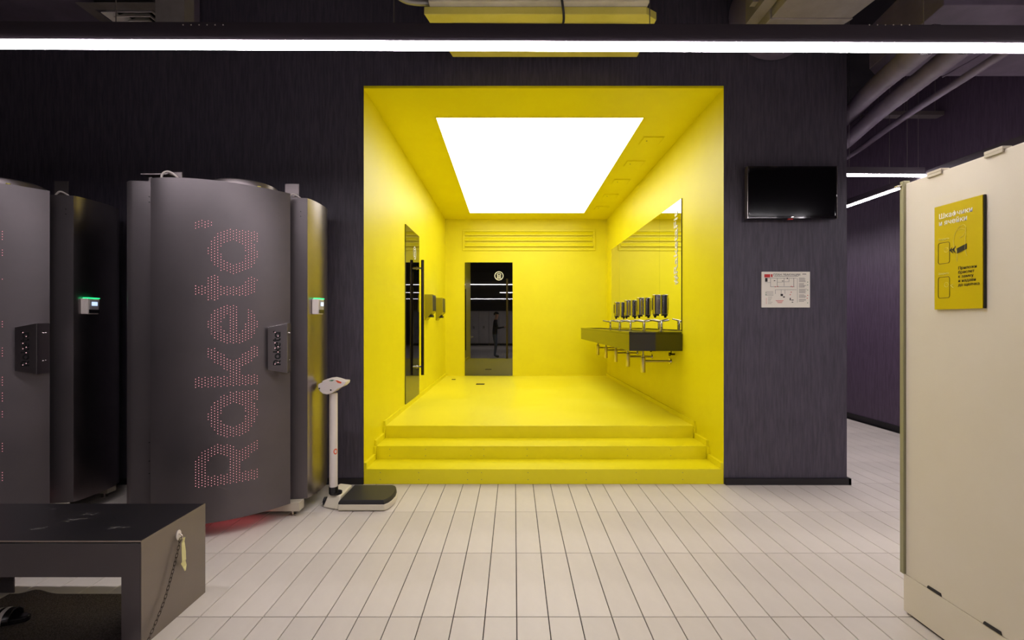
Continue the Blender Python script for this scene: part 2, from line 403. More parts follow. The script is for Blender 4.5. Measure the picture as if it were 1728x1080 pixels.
# ------------------------------------------------------------------ glass doors
def emblem(parent, M, r):
    b = B()
    def ring(r0, r1, n=40):
        A = [M @ Vector((math.cos(2*PI*i/n)*r0, math.sin(2*PI*i/n)*r0, 0)) for i in range(n)]
        D = [M @ Vector((math.cos(2*PI*i/n)*r1, math.sin(2*PI*i/n)*r1, 0)) for i in range(n)]
        a = [b.verts.new(p) for p in A]; d = [b.verts.new(p) for p in D]
        for i in range(n): b.faces.new([a[i], a[(i+1) % n], d[(i+1) % n], d[i]])
    ring(r, r*.84)
    def quad(x0, x1, y0, y1): b.faces.new([b.verts.new(M @ Vector(p)) for p in [(x0, y0, 0), (x1, y0, 0), (x1, y1, 0), (x0, y1, 0)]])
    for k in range(5): quad((-.42+k*.19)*r, (-.42+k*.19+.09)*r, -.55*r, .28*r)
    n = 14
    A = [b.verts.new(M @ Vector((math.cos(PI*i/n)*r*.5, .22*r+math.sin(PI*i/n)*r*.42, 0))) for i in range(n+1)]
    D = [b.verts.new(M @ Vector((math.cos(PI*i/n)*r*.36, .22*r+math.sin(PI*i/n)*r*.28, 0))) for i in range(n+1)]
    for i in range(n): b.faces.new([A[i], A[i+1], D[i+1], D[i]])
    quad(-.5*r, .5*r, -.62*r, -.52*r)
    return obj('emblem', b, white_print, parent)
dx0, dx1 = P(784.5, 0, YB).x, P(865, 0, YB).x; dz0, dz1 = F3+.004, P(0, 443, YB).z
d1 = tag(thing('door_1', None, None, (0, 0, 0)), kind='structure')
b = B(); box(b, dx0, dx1, YB-.014, YB-.001, dz0, dz1); obj('glass_panel', b, black_glass, d1)
b = B(); t = .01
box(b, dx0-t, dx0, YB-.01, YB-.0005, dz0, dz1+t); box(b, dx1, dx1+t, YB-.01, YB-.0005, dz0, dz1+t); box(b, dx0-t, dx1+t, YB-.01, YB-.0005, dz1, dz1+t)
obj('frame', b, yellow, d1)
hx = P(855.6, 0, YB-.08).x
hb = B(); cyl(hb, (hx, YB-.08, .70), (hx, YB-.08, 2.215), .019, seg=18)
h = obj('handle', hb, steel_dark, d1, smooth=True)
b = B(); cyl(b, (hx, YB-.08, .8), (hx, YB-.012, .8), .012); cyl(b, (hx, YB-.08, 2.11), (hx, YB-.012, 2.11), .012); obj('standoff', b, chrome, h, smooth=True)
ec = P(842, 465.5, YB-.016)
emblem(d1, basis(ec, (1, 0, 0), (0, 0, 1)), 7.6*YB/FPX)

# left wall door
WXL = lambda y: alc(0, y)
ly0, ly1 = 5.475*AX0/-1.30*1.0, 6.254
ly0 = FPX*abs(WXL(5.5))/184.5; ly1 = FPX*abs(WXL(6.3))/161.5
d2 = tag(thing('door_2', None, None, (0, 0, 0)), kind='structure')
def wl(off, y): return WXL(y)+off
b = B(); zt = P(0, 378, ly0).z; zb = F3+.004
hexa(b, [(wl(.001, ly0), ly0, zb), (wl(.012, ly0), ly0, zb), (wl(.012, ly1), ly1, zb), (wl(.001, ly1), ly1, zb), (wl(.001, ly0), ly0, zt), (wl(.012, ly0), ly0, zt), (wl(.012, ly1), ly1, zt), (wl(.001, ly1), ly1, zt)])
obj('glass_panel', b, black_glass, d2)
hy = 6.13; hxx = wl(.085, hy)
hb = B(); cyl(hb, (hxx, hy, .69), (hxx, hy, 2.22), .02, seg=18); h2 = obj('handle', hb, steel_dark, d2, smooth=True)
b = B(); [cyl(b, (hxx, hy, z), (wl(.012, hy), hy, z), .013) for z in (.80, 2.11)]; [cyl(b, (wl(.018, hy), hy, z), (wl(.012, hy), hy, z), .024) for z in (.80, 2.11)]
obj('standoff', b, chrome, h2, smooth=True)
emblem(d2, basis(Vector((wl(.0135, 5.98), 5.98, 2.29)), (0, 1, 0), (0, 0, 1)), .085)

# two paper towel boxes on the left wall
def towel_box(y0, label):
    t = thing('towel_dispenser', label, 'dispenser', (wl(0, y0), y0, 1.4), 'paper towel boxes on the alcove left wall')
    x0, x1, y1 = wl(.001, y0+.2), wl(.115, y0), y0+.28
    b = B(); prof = [(x0, 1.80), (x1, 1.80), (x1+.005, 1.55), (x0, 1.42)]
    prism(b, prof, y0, y1, axis='y'); obj('body', b, mats_towel, t, bevel=.006)
    b = B(); hexa(b, [(x1, y0+.006, 1.56), (x1+.008, y0+.006, 1.56), (x1+.008, y1-.006, 1.56), (x1, y1-.006, 1.56), (x1-.003, y0+.006, 1.79), (x1+.004, y0+.006, 1.79), (x1+.004, y1-.006, 1.79), (x1-.003, y1-.006, 1.79)])
    obj('front_cover', b, plastic_black, t, bevel=.003)
    b = B(); box(b, x0+.03, x1-.02, y0+.04, y1-.04, 1.465, 1.50); obj('outlet', b, matte_black, t)
mats_towel = pm('olive_gloss_case', (150, 140, 20), .25)
towel_box(6.72, 'olive wall-mounted paper towel box with black front, nearer of the pair beside the glass door')
towel_box(7.70, 'olive wall-mounted paper towel box with black front, farther of the pair near the back corner')
# floor drains
for (u, v, w_, d_, lab) in [(810.5, 648.5, .07, .05, 'small black rectangular floor drain in front of the black glass back door'), (765.5, 640.5, .035, .03, 'tiny dark floor drain plate near the back left corner of the yellow floor')]:
    Y = (CH-F3)*FPX/(v-VY); x = (u-VX)*Y/FPX
    t = thing('floor_drain', lab, 'drain', (x, Y, F3))
    b = B(); box(b, x-w_, x+w_, Y-d_, Y+d_, F3+.0005, F3+.006); obj('plate', b, matte_black, t, bevel=.002)
    b = B(); [box(b, x-w_*.8+k*w_*.32, x-w_*.8+k*w_*.32+w_*.14, Y-d_*.7, Y+d_*.7, F3+.006, F3+.008) for k in range(5)]; obj('grate', b, steel_dark, t)

# ------------------------------------------------------------------ mirror and wash counter on the right wall
WR = lambda y: alc(1, y)
my0, my1 = FPX*WR(4.9)/283.5, FPX*WR(8.4)/165.0
mz0, mz1 = 1.30, P(0, 335, my0).z
mir = thing('wall_mirror', 'wide frameless mirror on the yellow wall above the black wash counter', 'mirror', (WR(6.5), 6.5, mz0))
cuts = [my0, 5.656, 7.77, my1]
for a, c in zip(cuts, cuts[1:]):
    b = B(); y0, y1 = a+.0015, c-.0015
    hexa(b, [(WR(y0)-.007, y0, mz0), (WR(y1)-.007, y1, mz0), (WR(y1)-.001, y1, mz0), (WR(y0)-.001, y0, mz0), (WR(y0)-.007, y0, mz1), (WR(y1)-.007, y1, mz1), (WR(y1)-.001, y1, mz1), (WR(y0)-.001, y0, mz1)])
    obj('mirror_panel', b, mirror_m, mir)
b = B(); box(b, WR(my0)-.009, WR(my0)-.0005, my0-.005, my0+.001, mz0, mz1+.002); obj('edge_trim', b, mirror_edge, mir)
tb = text_bm('#RaketaFit', .165, basis(Vector((WR(5.1)-.009, 5.04, 1.81)), (0, 0, 1), (0, 1, 0)), .0004, .002, sx=1.12)
tb2 = tb
obj('mirror_lettering', tb2, white_print, mir)

cy0, cy1, cx0 = 4.91, 8.44, 1.228
cz1, cz0 = 1.288, 1.085
ct = thing('wash_counter', 'long gloss black wall-hung wash counter under the mirror', 'counter', (1.5, 6.6, cz0))
b = B()
xw = lambda y: WR(y)-.001
prism(b, [(cx0, cy0), (xw(cy0), cy0), (xw(cy1), cy1), (cx0, cy1)], cz0, cz1-.02)
obj('apron', b, gloss_black, ct, bevel=.002)
b = B()   # rim with an open trough
for (x0, x1, x2, x3, y0, y1) in [(cx0-.003, cx0+.06, cx0-.003, cx0+.06, cy0-.003, cy1), (1.57, xw(cy0)-.008, 1.57, xw(cy1)-.008, cy0-.003, cy1), (cx0+.06, 1.57, cx0+.06, 1.57, cy0-.003, cy0+.08), (cx0+.06, 1.57, cx0+.06, 1.57, cy1-.08, cy1)]:
    prism(b, [(x0, y0), (x1, y0), (x3, y1), (x2, y1)], cz1-.0195, cz1)
obj('worktop', b, gloss_black, ct)
b = B(); box(b, cx0+.061, 1.569, cy0+.081, cy1-.081, cz1-.0195, cz1-.012); obj('trough', b, plastic_black, ct)

pos5 = ['nearest to the opening', 'second from the opening', 'third from the opening', 'fourth from the opening', 'farthest, by the back wall']
# faucets
def mk_faucet(y, label):
    x = 1.688; t = thing('faucet', label, 'faucet', (x, y, cz1), 'tall faucets on the wash counter')
    b = B(); lathe(b, [(.026, .0005), (.026, .006), (.018, .009), (.018, .115), (.016, .12)], (x, y, cz1), 18); obj('body', b, chrome, t, smooth=True)
    b = B(); tube(b, [(x, y, cz1+.112), (x-.05, y, cz1+.118), (x-.13, y, cz1+.132)], [.014, .011, .009], 12); obj('spout', b, satin, t, smooth=True)
    b = B(); tube(b, [(x, y, cz1+.12), (x+.02, y, cz1+.128), (x+.075, y, cz1+.142)], [.014, .008, .006], 10); obj('lever', b, chrome, t, smooth=True)
    return t
f0 = mk_faucet(5.28, 'chrome faucet on the black wash counter, '+pos5[0])
for k in range(1, 5): dup(f0, (0, .7*k, 0), 'chrome faucet on the black wash counter, '+pos5[k])
# soap dispensers
def mk_disp(y, label):
    x = 1.735; t = thing('soap_dispenser', label, 'dispenser', (x, y, 1.46), 'steel soap dispensers on the mirror')
    zb, zt = 1.492, 1.728; r = .048
    b = B(); pr = []
    for k in range(15):
        a = PI/2+PI*k/14; pr.append((x+.0+math.cos(a)*r*.95, y+math.sin(a)*r*1.05))
    pr += [(x+.042, y-r*1.05), (x+.042, y+r*1.05)]
    prism(b, pr, zb, zt); obj('case', b, chrome, t, smooth=True, bevel=.003)
    b = B(); hexa(b, [(x-.047, y-.014, zb+.05), (x-.03, y-.014, zb+.05), (x-.03, y+.014, zb+.05), (x-.047, y+.014, zb+.05), (x-.0475, y-.014, zt-.04), (x-.03, y-.014, zt-.04), (x-.03, y+.014, zt-.04), (x-.0475, y+.014, zt-.04)])
    obj('window', b, matte_black, t)
    b = B(); box(b, x-.03, x+.03, y-.035, y+.035, zb-.022, zb-.0005); obj('base_cap', b, plastic_black, t, bevel=.006)
    b = B(); cyl(b, (x-.01, y, zb-.045), (x-.01, y, zb-.021), .012, .018, 14); obj('nozzle', b, plastic_black, t, smooth=True)
    return t
p4 = ['nearest to the opening', 'second from the opening', 'third from the opening', 'farthest from the opening']
q0 = mk_disp(5.63, 'polished steel soap dispenser on the mirror, '+p4[0])
for k in range(1, 4): dup(q0, (-.008*k*.5, .70*k, 0), 'polished steel soap dispenser on the mirror, '+p4[k])
# bottle traps
def mk_trap(y, label):
    x = 1.48; t = thing('bottle_trap', label, 'pipe', (x, y, cz0-.27), 'chrome bottle traps under the wash counter')
    b = B(); lathe(b, [(.024, .817), (.027, .822), (.027, .985), (.02, .992), (.02, 1.0)], (x, y, 0), 18); obj('bottle', b, satin, t, smooth=True)
    b = B(); cyl(b, (x, y, .995), (x, y, cz0-.0005), .014, seg=14); cyl(b, (x, y, 1.0), (x, y, 1.02), .02, seg=14); obj('inlet_pipe', b, chrome, t, smooth=True)
    b = B(); xe = WR(y)-.002; cyl(b, (x+.02, y, .945), (xe, y, .945), .013, seg=14); obj('outlet_pipe', b, satin, t, smooth=True)
    b = B(); cyl(b, (xe-.012, y, .945), (xe, y, .945), .034, .036, 20); obj('flange', b, chrome, t, smooth=True)
    b = B(); cyl(b, (xe, y-.14, 1.035), (xe-.05, y-.14, 1.035), .011, seg=12); cyl(b, (xe-.04, y-.14, 1.035), (xe-.04, y-.14, cz0-.001), .006, seg=8); cyl(b, (xe-.05, y-.14, 1.035), (xe-.065, y-.14, 1.035), .02, seg=12); obj('valve', b, steel_dark, t, smooth=True)
    return t
k0 = mk_trap(5.28, 'chrome bottle trap and waste pipe under the wash counter, '+pos5[0])
for k in range(1, 5): dup(k0, (-.004*k*.5, .7*k, 0), 'chrome bottle trap and waste pipe under the wash counter, '+pos5[k])

# ------------------------------------------------------------------ suspended LED lamps
def led_bar(name_label, p, q, w_, h_, wires, vents=None, group='suspended LED strip lamps'):
    p, q = Vector(p), Vector(q); mid = (p+q)/2
    t = thing('linear_lamp', name_label, 'lamp', mid, group)
    d = (q-p).normalized(); s = Vector((-d.y, d.x, 0))*(w_/2); up = Vector((0, 0, 1))
    b = B(); hexa(b, [p-s+up*.006, q-s+up*.006, q+s+up*.006, p+s+up*.006, p-s+up*h_, q-s+up*h_, q+s+up*h_, p+s+up*h_]); obj('housing', b, housing, t, bevel=.002)
    s2 = s*1.06
    b = B(); hexa(b, [p-s2, q-s2, q+s2, p+s2, p-s2+up*.0055, q-s2+up*.0055, q+s2+up*.0055, p+s2+up*.0055]); obj('diffuser', b, led, t)
    for f in wires:
        c = p+(q-p)*f
        b = B(); cyl(b, (c.x, c.y, c.z+h_), (c.x, c.y, ZC-.001), .0022, seg=6); obj('suspension_wire', b, wire_m, t)
    for x0 in (vents or []):
        b = B()
        for k in range(6): cyl(b, (x0+.036*k, p.y-w_/2-.0006, mid.z+h_-.008), (x0+.036*k, p.y-w_/2+.0004, mid.z+h_-.008), .0032, seg=8)
        obj('vent_light_dot', b, white_plastic, t, kind='stuff')  # white discs stand for light leaking through the vent holes
    return t
def fx(x, x0, x1): return (x-x0)/(x1-x0)
led_bar('long white suspended LED strip lamp crossing the whole top of the picture', (-3.0, 2.105, 2.664), (3.2, 2.105, 2.640), .064, .088, [fx(x, -3.0, 3.2) for x in (-2.8, -1.82, -.55, .62, 1.872, 2.9)], [-1.49, 1.60])
zl = 2.687
led_bar('short white LED strip lamp seen between the dark wall and the cream locker', (2.45, 4.17, zl+.04), (3.70, 4.17, zl+.03), .055, .07, [fx(x, 2.45, 3.7) for x in (3.035, 3.56, 3.66)])
led_bar('white LED strip lamp running away down the corridor near the right wall', (3.73, 3.3, zl), (3.73, 8.4, zl), .055, .07, [.25, .6, .9])
led_bar('added unseen white LED strip lamp along the right side of the room behind the cream locker', (3.60, -6.0, zl), (3.60, 2.0, zl), .055, .07, [.1, .5, .9])  # added fill lamp out of view, a twin of the corridor strip
led_bar('white LED strip lamp crossing the room behind the camera', (-3.2, -7.2, 2.64), (3.4, -7.2, 2.64), .064, .088, [.1, .5, .9])
led_bar('added unseen white LED strip lamp crossing the room just behind the photographer', (-.6, -1.9, 2.64), (3.4, -1.9, 2.64), .064, .088, [.1, .5, .9])  # added fill lamp out of view, brightens the room from behind the camera

# ------------------------------------------------------------------ ceiling services
# air handling unit above the alcove mouth
ac = thing('air_unit', 'white ceiling-hung air conditioning unit above the alcove mouth', 'air conditioner', (.2, 3.5, 3.6))
zq = 3.58
b = B(); xr_ = 1.015
prism(b, [(-.64, 3.27), (.94, 3.27), (1.03, 3.33), (xr_, 3.80), (-.505, 3.80)], zq, zq+.055); obj('drip_tray', b, ac_bounce_yellow, ac, bevel=.004)
b = B(); box(b, -.60, .95, 3.22, 3.78, zq+.056, zq+.26); obj('case', b, ac_white, ac, bevel=.005)
b = B(); box(b, -.52, 1.04, 2.7, 3.21, zq+.10, zq+.32); obj('upper_case', b, ac_bounce_yellow, ac, bevel=.005)
for k in range(3): obj('foil_tape', box(B(), -.45+.5*k, -.08+.5*k, 3.2185, 3.2195, zq+.075, zq+.088), foil, ac)
for k in range(3): obj('tray_rib', box(B(), -.45, .90, 3.36+.16*k, 3.372+.16*k, zq-.004, zq-.0005), ac_bounce_yellow, ac)
b = B(); [box(b, -.60+.06*k, -.59+.06*k, 3.38, 3.42, zq-.006, zq-.0005) for k in range(5)]; obj('rivet', b, matte_black, ac, kind='stuff')
for x in (-.5, .85):
    for y in (3.26, 3.74): obj('hanger_rod', cyl(B(), (x, y, zq+.26), (x, y, ZC-.001), .005, seg=6), wire_m, ac)
b = B(); tube(b, smooth_path([(-.6, 3.3, zq+.1), (-.78, 3.25, zq+.09), (-.88, 3.15, zq+.16), (-.92, 3.1, zq+.4), (-.92, 3.1, ZC)]), .022, 10); obj('pipe', b, foil, ac, smooth=True); b = B(); tube(b, smooth_path([(-.55, 3.25, zq+.16), (-.7, 3.2, zq+.14), (-.8, 3.1, zq+.22), (-.8, 3.0, ZC)]), .014, 8); obj('pipe', b, foil, ac, smooth=True)
cbl = B(); tube(cbl, smooth_path([(.29, 3.0, ZC-.01), (.28, 3.1, 3.9), (.33, 3.2, 3.66), (.35, 3.3, 3.53), (.26, 3.45, 3.54), (.2, 3.55, 3.575)]), .009, 8)
obj('cable', cbl, plastic_black, ac, smooth=True)
# square ceiling diffuser, upper left
zd = 3.8; Yd = (zd-CH)*FPX/(VY-5); sx0, sx1 = P(127, 0, Yd).x, P(261, 0, Yd).x
df = thing('square_diffuser', 'dark square four-way ceiling air diffuser at top left', 'vent', ((sx0+sx1)/2, Yd+.3, zd))
W_ = sx1-sx0; cxm, cym = (sx0+sx1)/2, Yd+W_/2
b = B(); hw = W_/2
def sqring(b, r0, r1, z0, z1):
    for (a, c) in [((-r0, -r0), (r0, -r0)), ((r0, -r0), (r0, r0)), ((r0, r0), (-r0, r0)), ((-r0, r0), (-r0, -r0))]:
        i0 = (a[0]*r1/r0, a[1]*r1/r0); i1 = (c[0]*r1/r0, c[1]*r1/r0)
        hexa(b, [(cxm+a[0], cym+a[1], z0), (cxm+c[0], cym+c[1], z0), (cxm+i1[0], cym+i1[1], z1), (cxm+i0[0], cym+i0[1], z1),
                 (cxm+a[0], cym+a[1], z0+.006), (cxm+c[0], cym+c[1], z0+.006), (cxm+i1[0], cym+i1[1], z1+.006), (cxm+i0[0], cym+i0[1], z1+.006)])
sqring(b, hw, hw*.74, zd, zd); obj('flange', b, duct_grey, df)
for r0 in (.66, .48, .30):
    b = B(); sqring(b, hw*r0, hw*(r0-.15), zd-.004, zd+.05); obj('louvre', b, alu, df)
b = B(); box(b, cxm-hw*.76, cxm+hw*.76, cym-hw*.76, cym+hw*.76, zd+.062, zd+.07); obj('backing', b, matte_black, df)
dl = thing('air_duct', 'dark rectangular ventilation duct at the top left with the diffuser in it', 'duct', (cxm, cym, zd+.08))
b = B(); box(b, sx0-1.2, sx1+.02, Yd-.35, 3.94, zd+.08, zd+.4); obj('duct_body', b, duct_dark, dl)
b = B(); box(b, P(262, 0, 3.3).x, P(311, 0, 3.3).x, 3.30, 3.40, 3.50, 3.87); obj('duct_branch', b, duct_grey, dl)
# upper right duct
dr = thing('air_duct', 'pale sheet metal ventilation duct at the top right of the alcove', 'duct', (2.1, 3.3, 3.55))
zr = 3.52
Yn, Yt = 2.9, (zr-CH)*FPX/(VY-27)
b = B(); hexa(b, [P(1335+24, 0, Yn)*0+Vector((1.80, 2.55, zr)), (2.45, 2.55, zr), (2.36, 3.22, zr), (1.80, 3.22, zr), (1.80, 2.55, zr+.4), (2.45, 2.55, zr+.4), (2.36, 3.22, zr+.4), (1.80, 3.22, zr+.4)])
obj('duct_body', b, duct_grey, dr, bevel=.003)
b = B(); hexa(b, [(1.79, 3.221, zr-.006), (2.37, 3.221, zr-.006), (2.30, 3.40, zr-.012), (1.79, 3.40, zr-.012), (1.79, 3.221, zr+.4), (2.37, 3.221, zr+.4), (2.30, 3.40, zr+.4), (1.79, 3.40, zr+.4)]); obj('flange', b, duct_grey, dr, bevel=.004)
b = B(); box(b, 1.70, 1.788, 2.6, 3.38, zr+.06, zr+.9); box(b, 1.66, 1.698, 2.7, 2.75, zr+.1, zr+.9); box(b, 1.66, 1.698, 3.2, 3.25, zr+.1, zr+.9); obj('side_rail', b, duct_grey, dr)
b = B(); cyl(b, (2.20, 3.42, 4.0), (2.20, 3.95, 4.0), .36, seg=40); obj('round_spigot', b, duct_dark, dr, smooth=True)
# corridor soffit duct
sf = thing('air_duct', 'wide flat purple-grey duct crossing the corridor mouth at the top right', 'duct', (3.9, 3.5, 3.45))
b = B(); prism(b, [(2.80, 3.0), (4.86, 3.0), (4.86, 3.87), (3.04, 3.87), (2.90, 3.76)], 3.46, 3.8); obj('duct_body', b, duct_dark, sf, bevel=.004)
for x in (3.6, 4.3): obj('joint_flange', box(B(), x, x+.012, 2.99, 3.875, 3.452, 3.459), duct_dark, sf)
for (a_, c_, r, lab) in [((2.475, 2.735, 3.076), (3.72, 5.4, 3.66), .075, 'round grey flexible duct rising into the corridor, upper and nearer one'), ((2.76, 2.79, 3.10), (3.90, 5.9, 3.44), .066, 'round grey flexible duct rising into the corridor, lower one'), ((3.07, 2.81, 3.09), (4.22, 6.3, 3.45), .028, 'thin grey conduit rising into the corridor beside the flexible ducts')]:
    t = thing('flexible_duct', lab, 'duct', a_); n = 60; b = B()
    a_, c_ = Vector(a_), Vector(c_)
    tube(b, [a_.lerp(c_, i/n)+Vector((.02*math.sin(i*.16), 0, .02*math.sin(i*.13))) for i in range(n+1)], [r*(1+.03*(i % 2)) for i in range(n+1)], 18)
    obj('duct_hose', b, duct_dark, t, smooth='all')
    b = B(); d_ = (c_-a_).normalized(); cyl(b, a_-d_*.001, a_+d_*.03, r*1.05, seg=18); obj('clamp', b, steel_dark, t, smooth=True)
t = thing('cable_tray', 'thin dark cable tray high in the corridor on steel wires', 'cable tray', (4.2, 5.2, 3.9))
b = B(); box(b, 3.98, 4.86, 5.2, 5.3, 3.735, 3.75); box(b, 3.98, 4.86, 5.2, 5.205, 3.75, 3.78); box(b, 3.98, 4.86, 5.295, 5.3, 3.75, 3.78); obj('tray', b, wire_m, t)
for x in (4.15, 4.45, 4.8): obj('hanger_wire', cyl(B(), (x, 5.25, 3.78), (x, 5.25, ZC-.001), .003, seg=6), wire_m, t)

# ------------------------------------------------------------------ TV and evacuation plan on the dark wall
tx0, tx1, tz0, tz1 = P(1262, 0, 3.88).x, P(1412, 0, 3.88).x, P(0, 368.5, 3.88).z, P(0, 280.5, 3.88).z
tv = thing('television', 'black flat screen television mounted on the dark wall right of the alcove', 'television', ((tx0+tx1)/2, 3.92, tz0))
b = B(); box(b, tx0, tx1, 3.885, 3.93, tz0, tz1); obj('casing', b, plastic_black, tv, bevel=.004)
b = B(); f = .014; box(b, tx0, tx1, 3.878, 3.8845, tz0, tz0+.022); box(b, tx0, tx1, 3.878, 3.8845, tz1-f, tz1); box(b, tx0, tx0+f, 3.878, 3.8845, tz0+.022, tz1-f); box(b, tx1-f, tx1, 3.878, 3.8845, tz0+.022, tz1-f); obj('bezel', b, gloss_black, tv, bevel=.0015)
b = B(); box(b, tx0+f, tx1-f, 3.881, 3.884, tz0+.022, tz1-f); obj('screen', b, screen_black, tv)
b = B(); cxm_ = (tx0+tx1)/2; box(b, cxm_-.013, cxm_+.013, 3.8765, 3.8779, tz0+.008, tz0+.014); obj('nameplate', b, chrome, tv)
b = B(); box(b, cxm_-.03, cxm_+.01, 3.885, 3.90, tz0-.008, tz0-.0005); obj('sensor', b, red, tv)
for x_ in (tx0-.0045, tx1+.0005): obj('side_highlight', box(B(), x_, x_+.004, 3.878, 3.925, tz0, tz1), satin, tv)  # bright steel strips added to imitate light on the casing sides
b = B(); box(b, cxm_-.15, cxm_+.15, 3.9305, YW-.001, (tz0+tz1)/2-.1, (tz0+tz1)/2+.1); obj('wall_bracket', b, matte_black, tv)

Ye = YW-.012
e0, e1 = P(1285.3, 458.5, Ye), P(1367, 519, Ye)
ev = thing('evacuation_plan', 'white evacuation plan board on the dark wall below the television', 'sign', ((e0.x+e1.x)/2, Ye, e1.z))
b = B(); box(b, e0.x, e1.x, Ye, YW-.001, e1.z, e0.z); obj('board', b, sign_white, ev, bevel=.0015)
ew, eh = e1.x-e0.x, e0.z-e1.z
def eq(b, x0, x1, y0, y1): box(b, e0.x+x0*ew, e0.x+x1*ew, Ye-.0008, Ye-.0001, e0.z-y1*eh, e0.z-y0*eh)
b = B(); eq(b, .055, .175, .07, .16); eq(b, .19, .225, .07, .15)
for k in range(3): eq(b, .29+.02*k, .45-.015*k, .80+.03*k, .812+.03*k)
for (x, y) in [(.27, .41), (.32, .40), (.60, .40), (.63, .41), (.94, .65), (.93, .73), (.60, .56), (.58, .63)]: eq(b, x, x+.02, y, y+.02)
for k in range(5): eq(b, .09, .10, .74+.035*k, .755+.035*k)
obj('red_marks', b, red, ev)
b = B(); rnd = random.Random(3)
for k in range(26):
    y = .17+k*.026
    if k in (5, 11, 17, 22): continue
    eq(b, .77, .77+rnd.uniform(.10, .16), y, y+.010)
for k in range(4): eq(b, .08, .24, .55+.035*k, .558+.035*k)
for k in range(6): eq(b, .13, .13+rnd.uniform(.05, .10), .70+.037*k, .707+.037*k)
eq(b, .26, .76, .125, .135)
obj('fine_print', b, grey_print, ev, kind='stuff')
b = B()
for (x0, x1, y0, y1) in [(.07, .72, .175, .182), (.18, .185, .19, .42), (.18, .68, .415, .423), (.66, .666, .18, .42), (.32, .325, .18, .40), (.46, .465, .18, .40), (.47, .56, .28, .285), (.56, .565, .20, .28), (.32, .46, .29, .295), (.07, .18, .30, .305), (.07, .12, .18, .30-.02),
                         (.28, .72, .50, .506), (.28, .284, .5, .62), (.40, .404, .5, .62), (.48, .484, .5, .62), (.39, .44, .62, .68), (.44, .48, .69, .72), (.58, .60, .73, .80), (.61, .66, .78, .80), (.62, .65, .84, .86), (.735, .738, .18, .86), (.84, .92, .06, .075), (.85, .90, .40, .405), (.52, .54, .17, .20), (.25, .28, .24, .26), (.42, .45, .25, .27)]:
    eq(b, x0, x1, y0, y1)
obj('floor_plan', b, black_print, ev)
b = B(); [eq(b, x, x+.018, y, y+.02) for x, y in [(.94, .28), (.94, .36), (.94, .50), (.94, .86), (.08, .58), (.08, .63)]]; obj('green_marks', b, green_print, ev)
obj('title', text_bm('ПЛАН ЭВАКУАЦИИ', .0245, basis(Vector((e0.x+ew*.52, Ye-.0008, e0.z-eh*.11)), (1, 0, 0), (0, 0, 1)), .0004, .0, 'CENTER'), black_print, ev)

# ------------------------------------------------------------------ cream locker block on the right with its sign
LX, LY1, LY0 = 1.872, 2.20, .55
lk = thing('locker_block', 'tall cream locker block standing at the right edge of the picture', 'locker', (2.1, 1.4, 0))
b = B(); box(b, LX, 2.36, LY0, LY1, .19, 2.055); obj('side_panel', b, cream, lk, bevel=.002)
b = B(); box(b, LX-.001, 2.36, LY0, LY1+.012, .012, .1885); obj('plinth', b, cream, lk, bevel=.002)
b = B(); box(b, LX+.01, 2.34, LY0+.02, LY1-.02, 0, .0115); obj('base_shadow_gap', b, matte_black, lk)
b = B(); box(b, LX-.011, LX+.02, LY1+.0005, LY1+.022, .19, 2.07); obj('edge_trim', b, olive_edge, lk, bevel=.002)
for ya, yb in [(2.01, 2.08), (1.757, 1.828), (1.48, 1.55)]:
    b = B(); box(b, LX-.008, LX+.03, ya, yb, 2.0555, 2.068); box(b, LX-.008, LX-.0005, ya, yb, 2.043, 2.0555); obj('top_clip', b, cream_frame, lk, bevel=.002)
for ya, yb in [(2.014, 2.083), (1.765, 1.834), (1.51, 1.58)]:
    b = B(); prism(b, [(ya, .192), (ya+.004, .205), (yb-.004, .205), (yb, .197), (yb, .192)], LX-.004, LX-.0002, axis='x'); obj('vent_slot', b, black_base, lk)
b = B(); box(b, LX+.03, LX+.09, LY1+.001, LY1+.05, 2.035, 2.05); box(b, LX-.03, LX+.02, LY1+.01, LY1+.03, 2.045, 2.05); obj('corner_bracket', b, satin, lk)

SX = LX-.012
sy0, sy1, sz0, sz1 = 1.828, 2.037, 1.449, 1.90
sg = thing('locker_sign', 'yellow instruction sign with a wristband drawing on the cream locker side', 'sign', (SX, 1.93, sz0))
b = B(); box(b, SX, LX-.0005, sy0, sy1, sz0, sz1); obj('plate', b, sign_yellow, sg)
b = B(); box(b, SX+.003, LX-.0005, sy0-.004, sy0-.0002, sz0, sz1); obj('plate_edge', b, black_print, sg)
SW, SH = sy1-sy0, sz1-sz0
def sp(a, c): return Vector((SX-.0008, sy1-a*SW, sz1-c*SH))      # a: 0..1 left to right, c: 0..1 top to bottom
def sline(pts, r, closed=False):
    b = B(); n = len(pts)
    for i in range(n if closed else n-1):
        p, q = sp(*pts[i]), sp(*pts[(i+1) % n]); cyl(b, p, q, r, seg=6)
    return b
Ms = lambda a, c: basis(sp(a, c), (0, -1, 0), (0, 0, 1))
obj('heading', text_bm('Шкафчики\nи ячейки', .030, Ms(.10, .125), .0003, .0002), white_print, sg)
obj('caption', text_bm('Открыть', .0125, Ms(.09, .335), .0003), pale_print, sg)
obj('caption', text_bm('Закрыть', .0125, Ms(.09, .665), .0003), pale_print, sg)
obj('instruction', text_bm('Приложи\nбраслет\nк замку\nи надави\nдо щелчка', .0175, Ms(.52, .635), .0003, .0001), black_print, sg)
for c0 in (.36, .69):
    rr = [(.09, c0+.015), (.11, c0), (.32, c0), (.34, c0+.015), (.34, c0+.185), (.32, c0+.2), (.11, c0+.2), (.09, c0+.185)]
    obj('locker_outline', sline(rr, .0009, True), black_print, sg)
    obj('lock_outline', sline([(.27+.045*math.cos(k*PI/8), c0+.075+.022*math.sin(k*PI/8)) for k in range(16)], .0006, True), pale_print, sg)
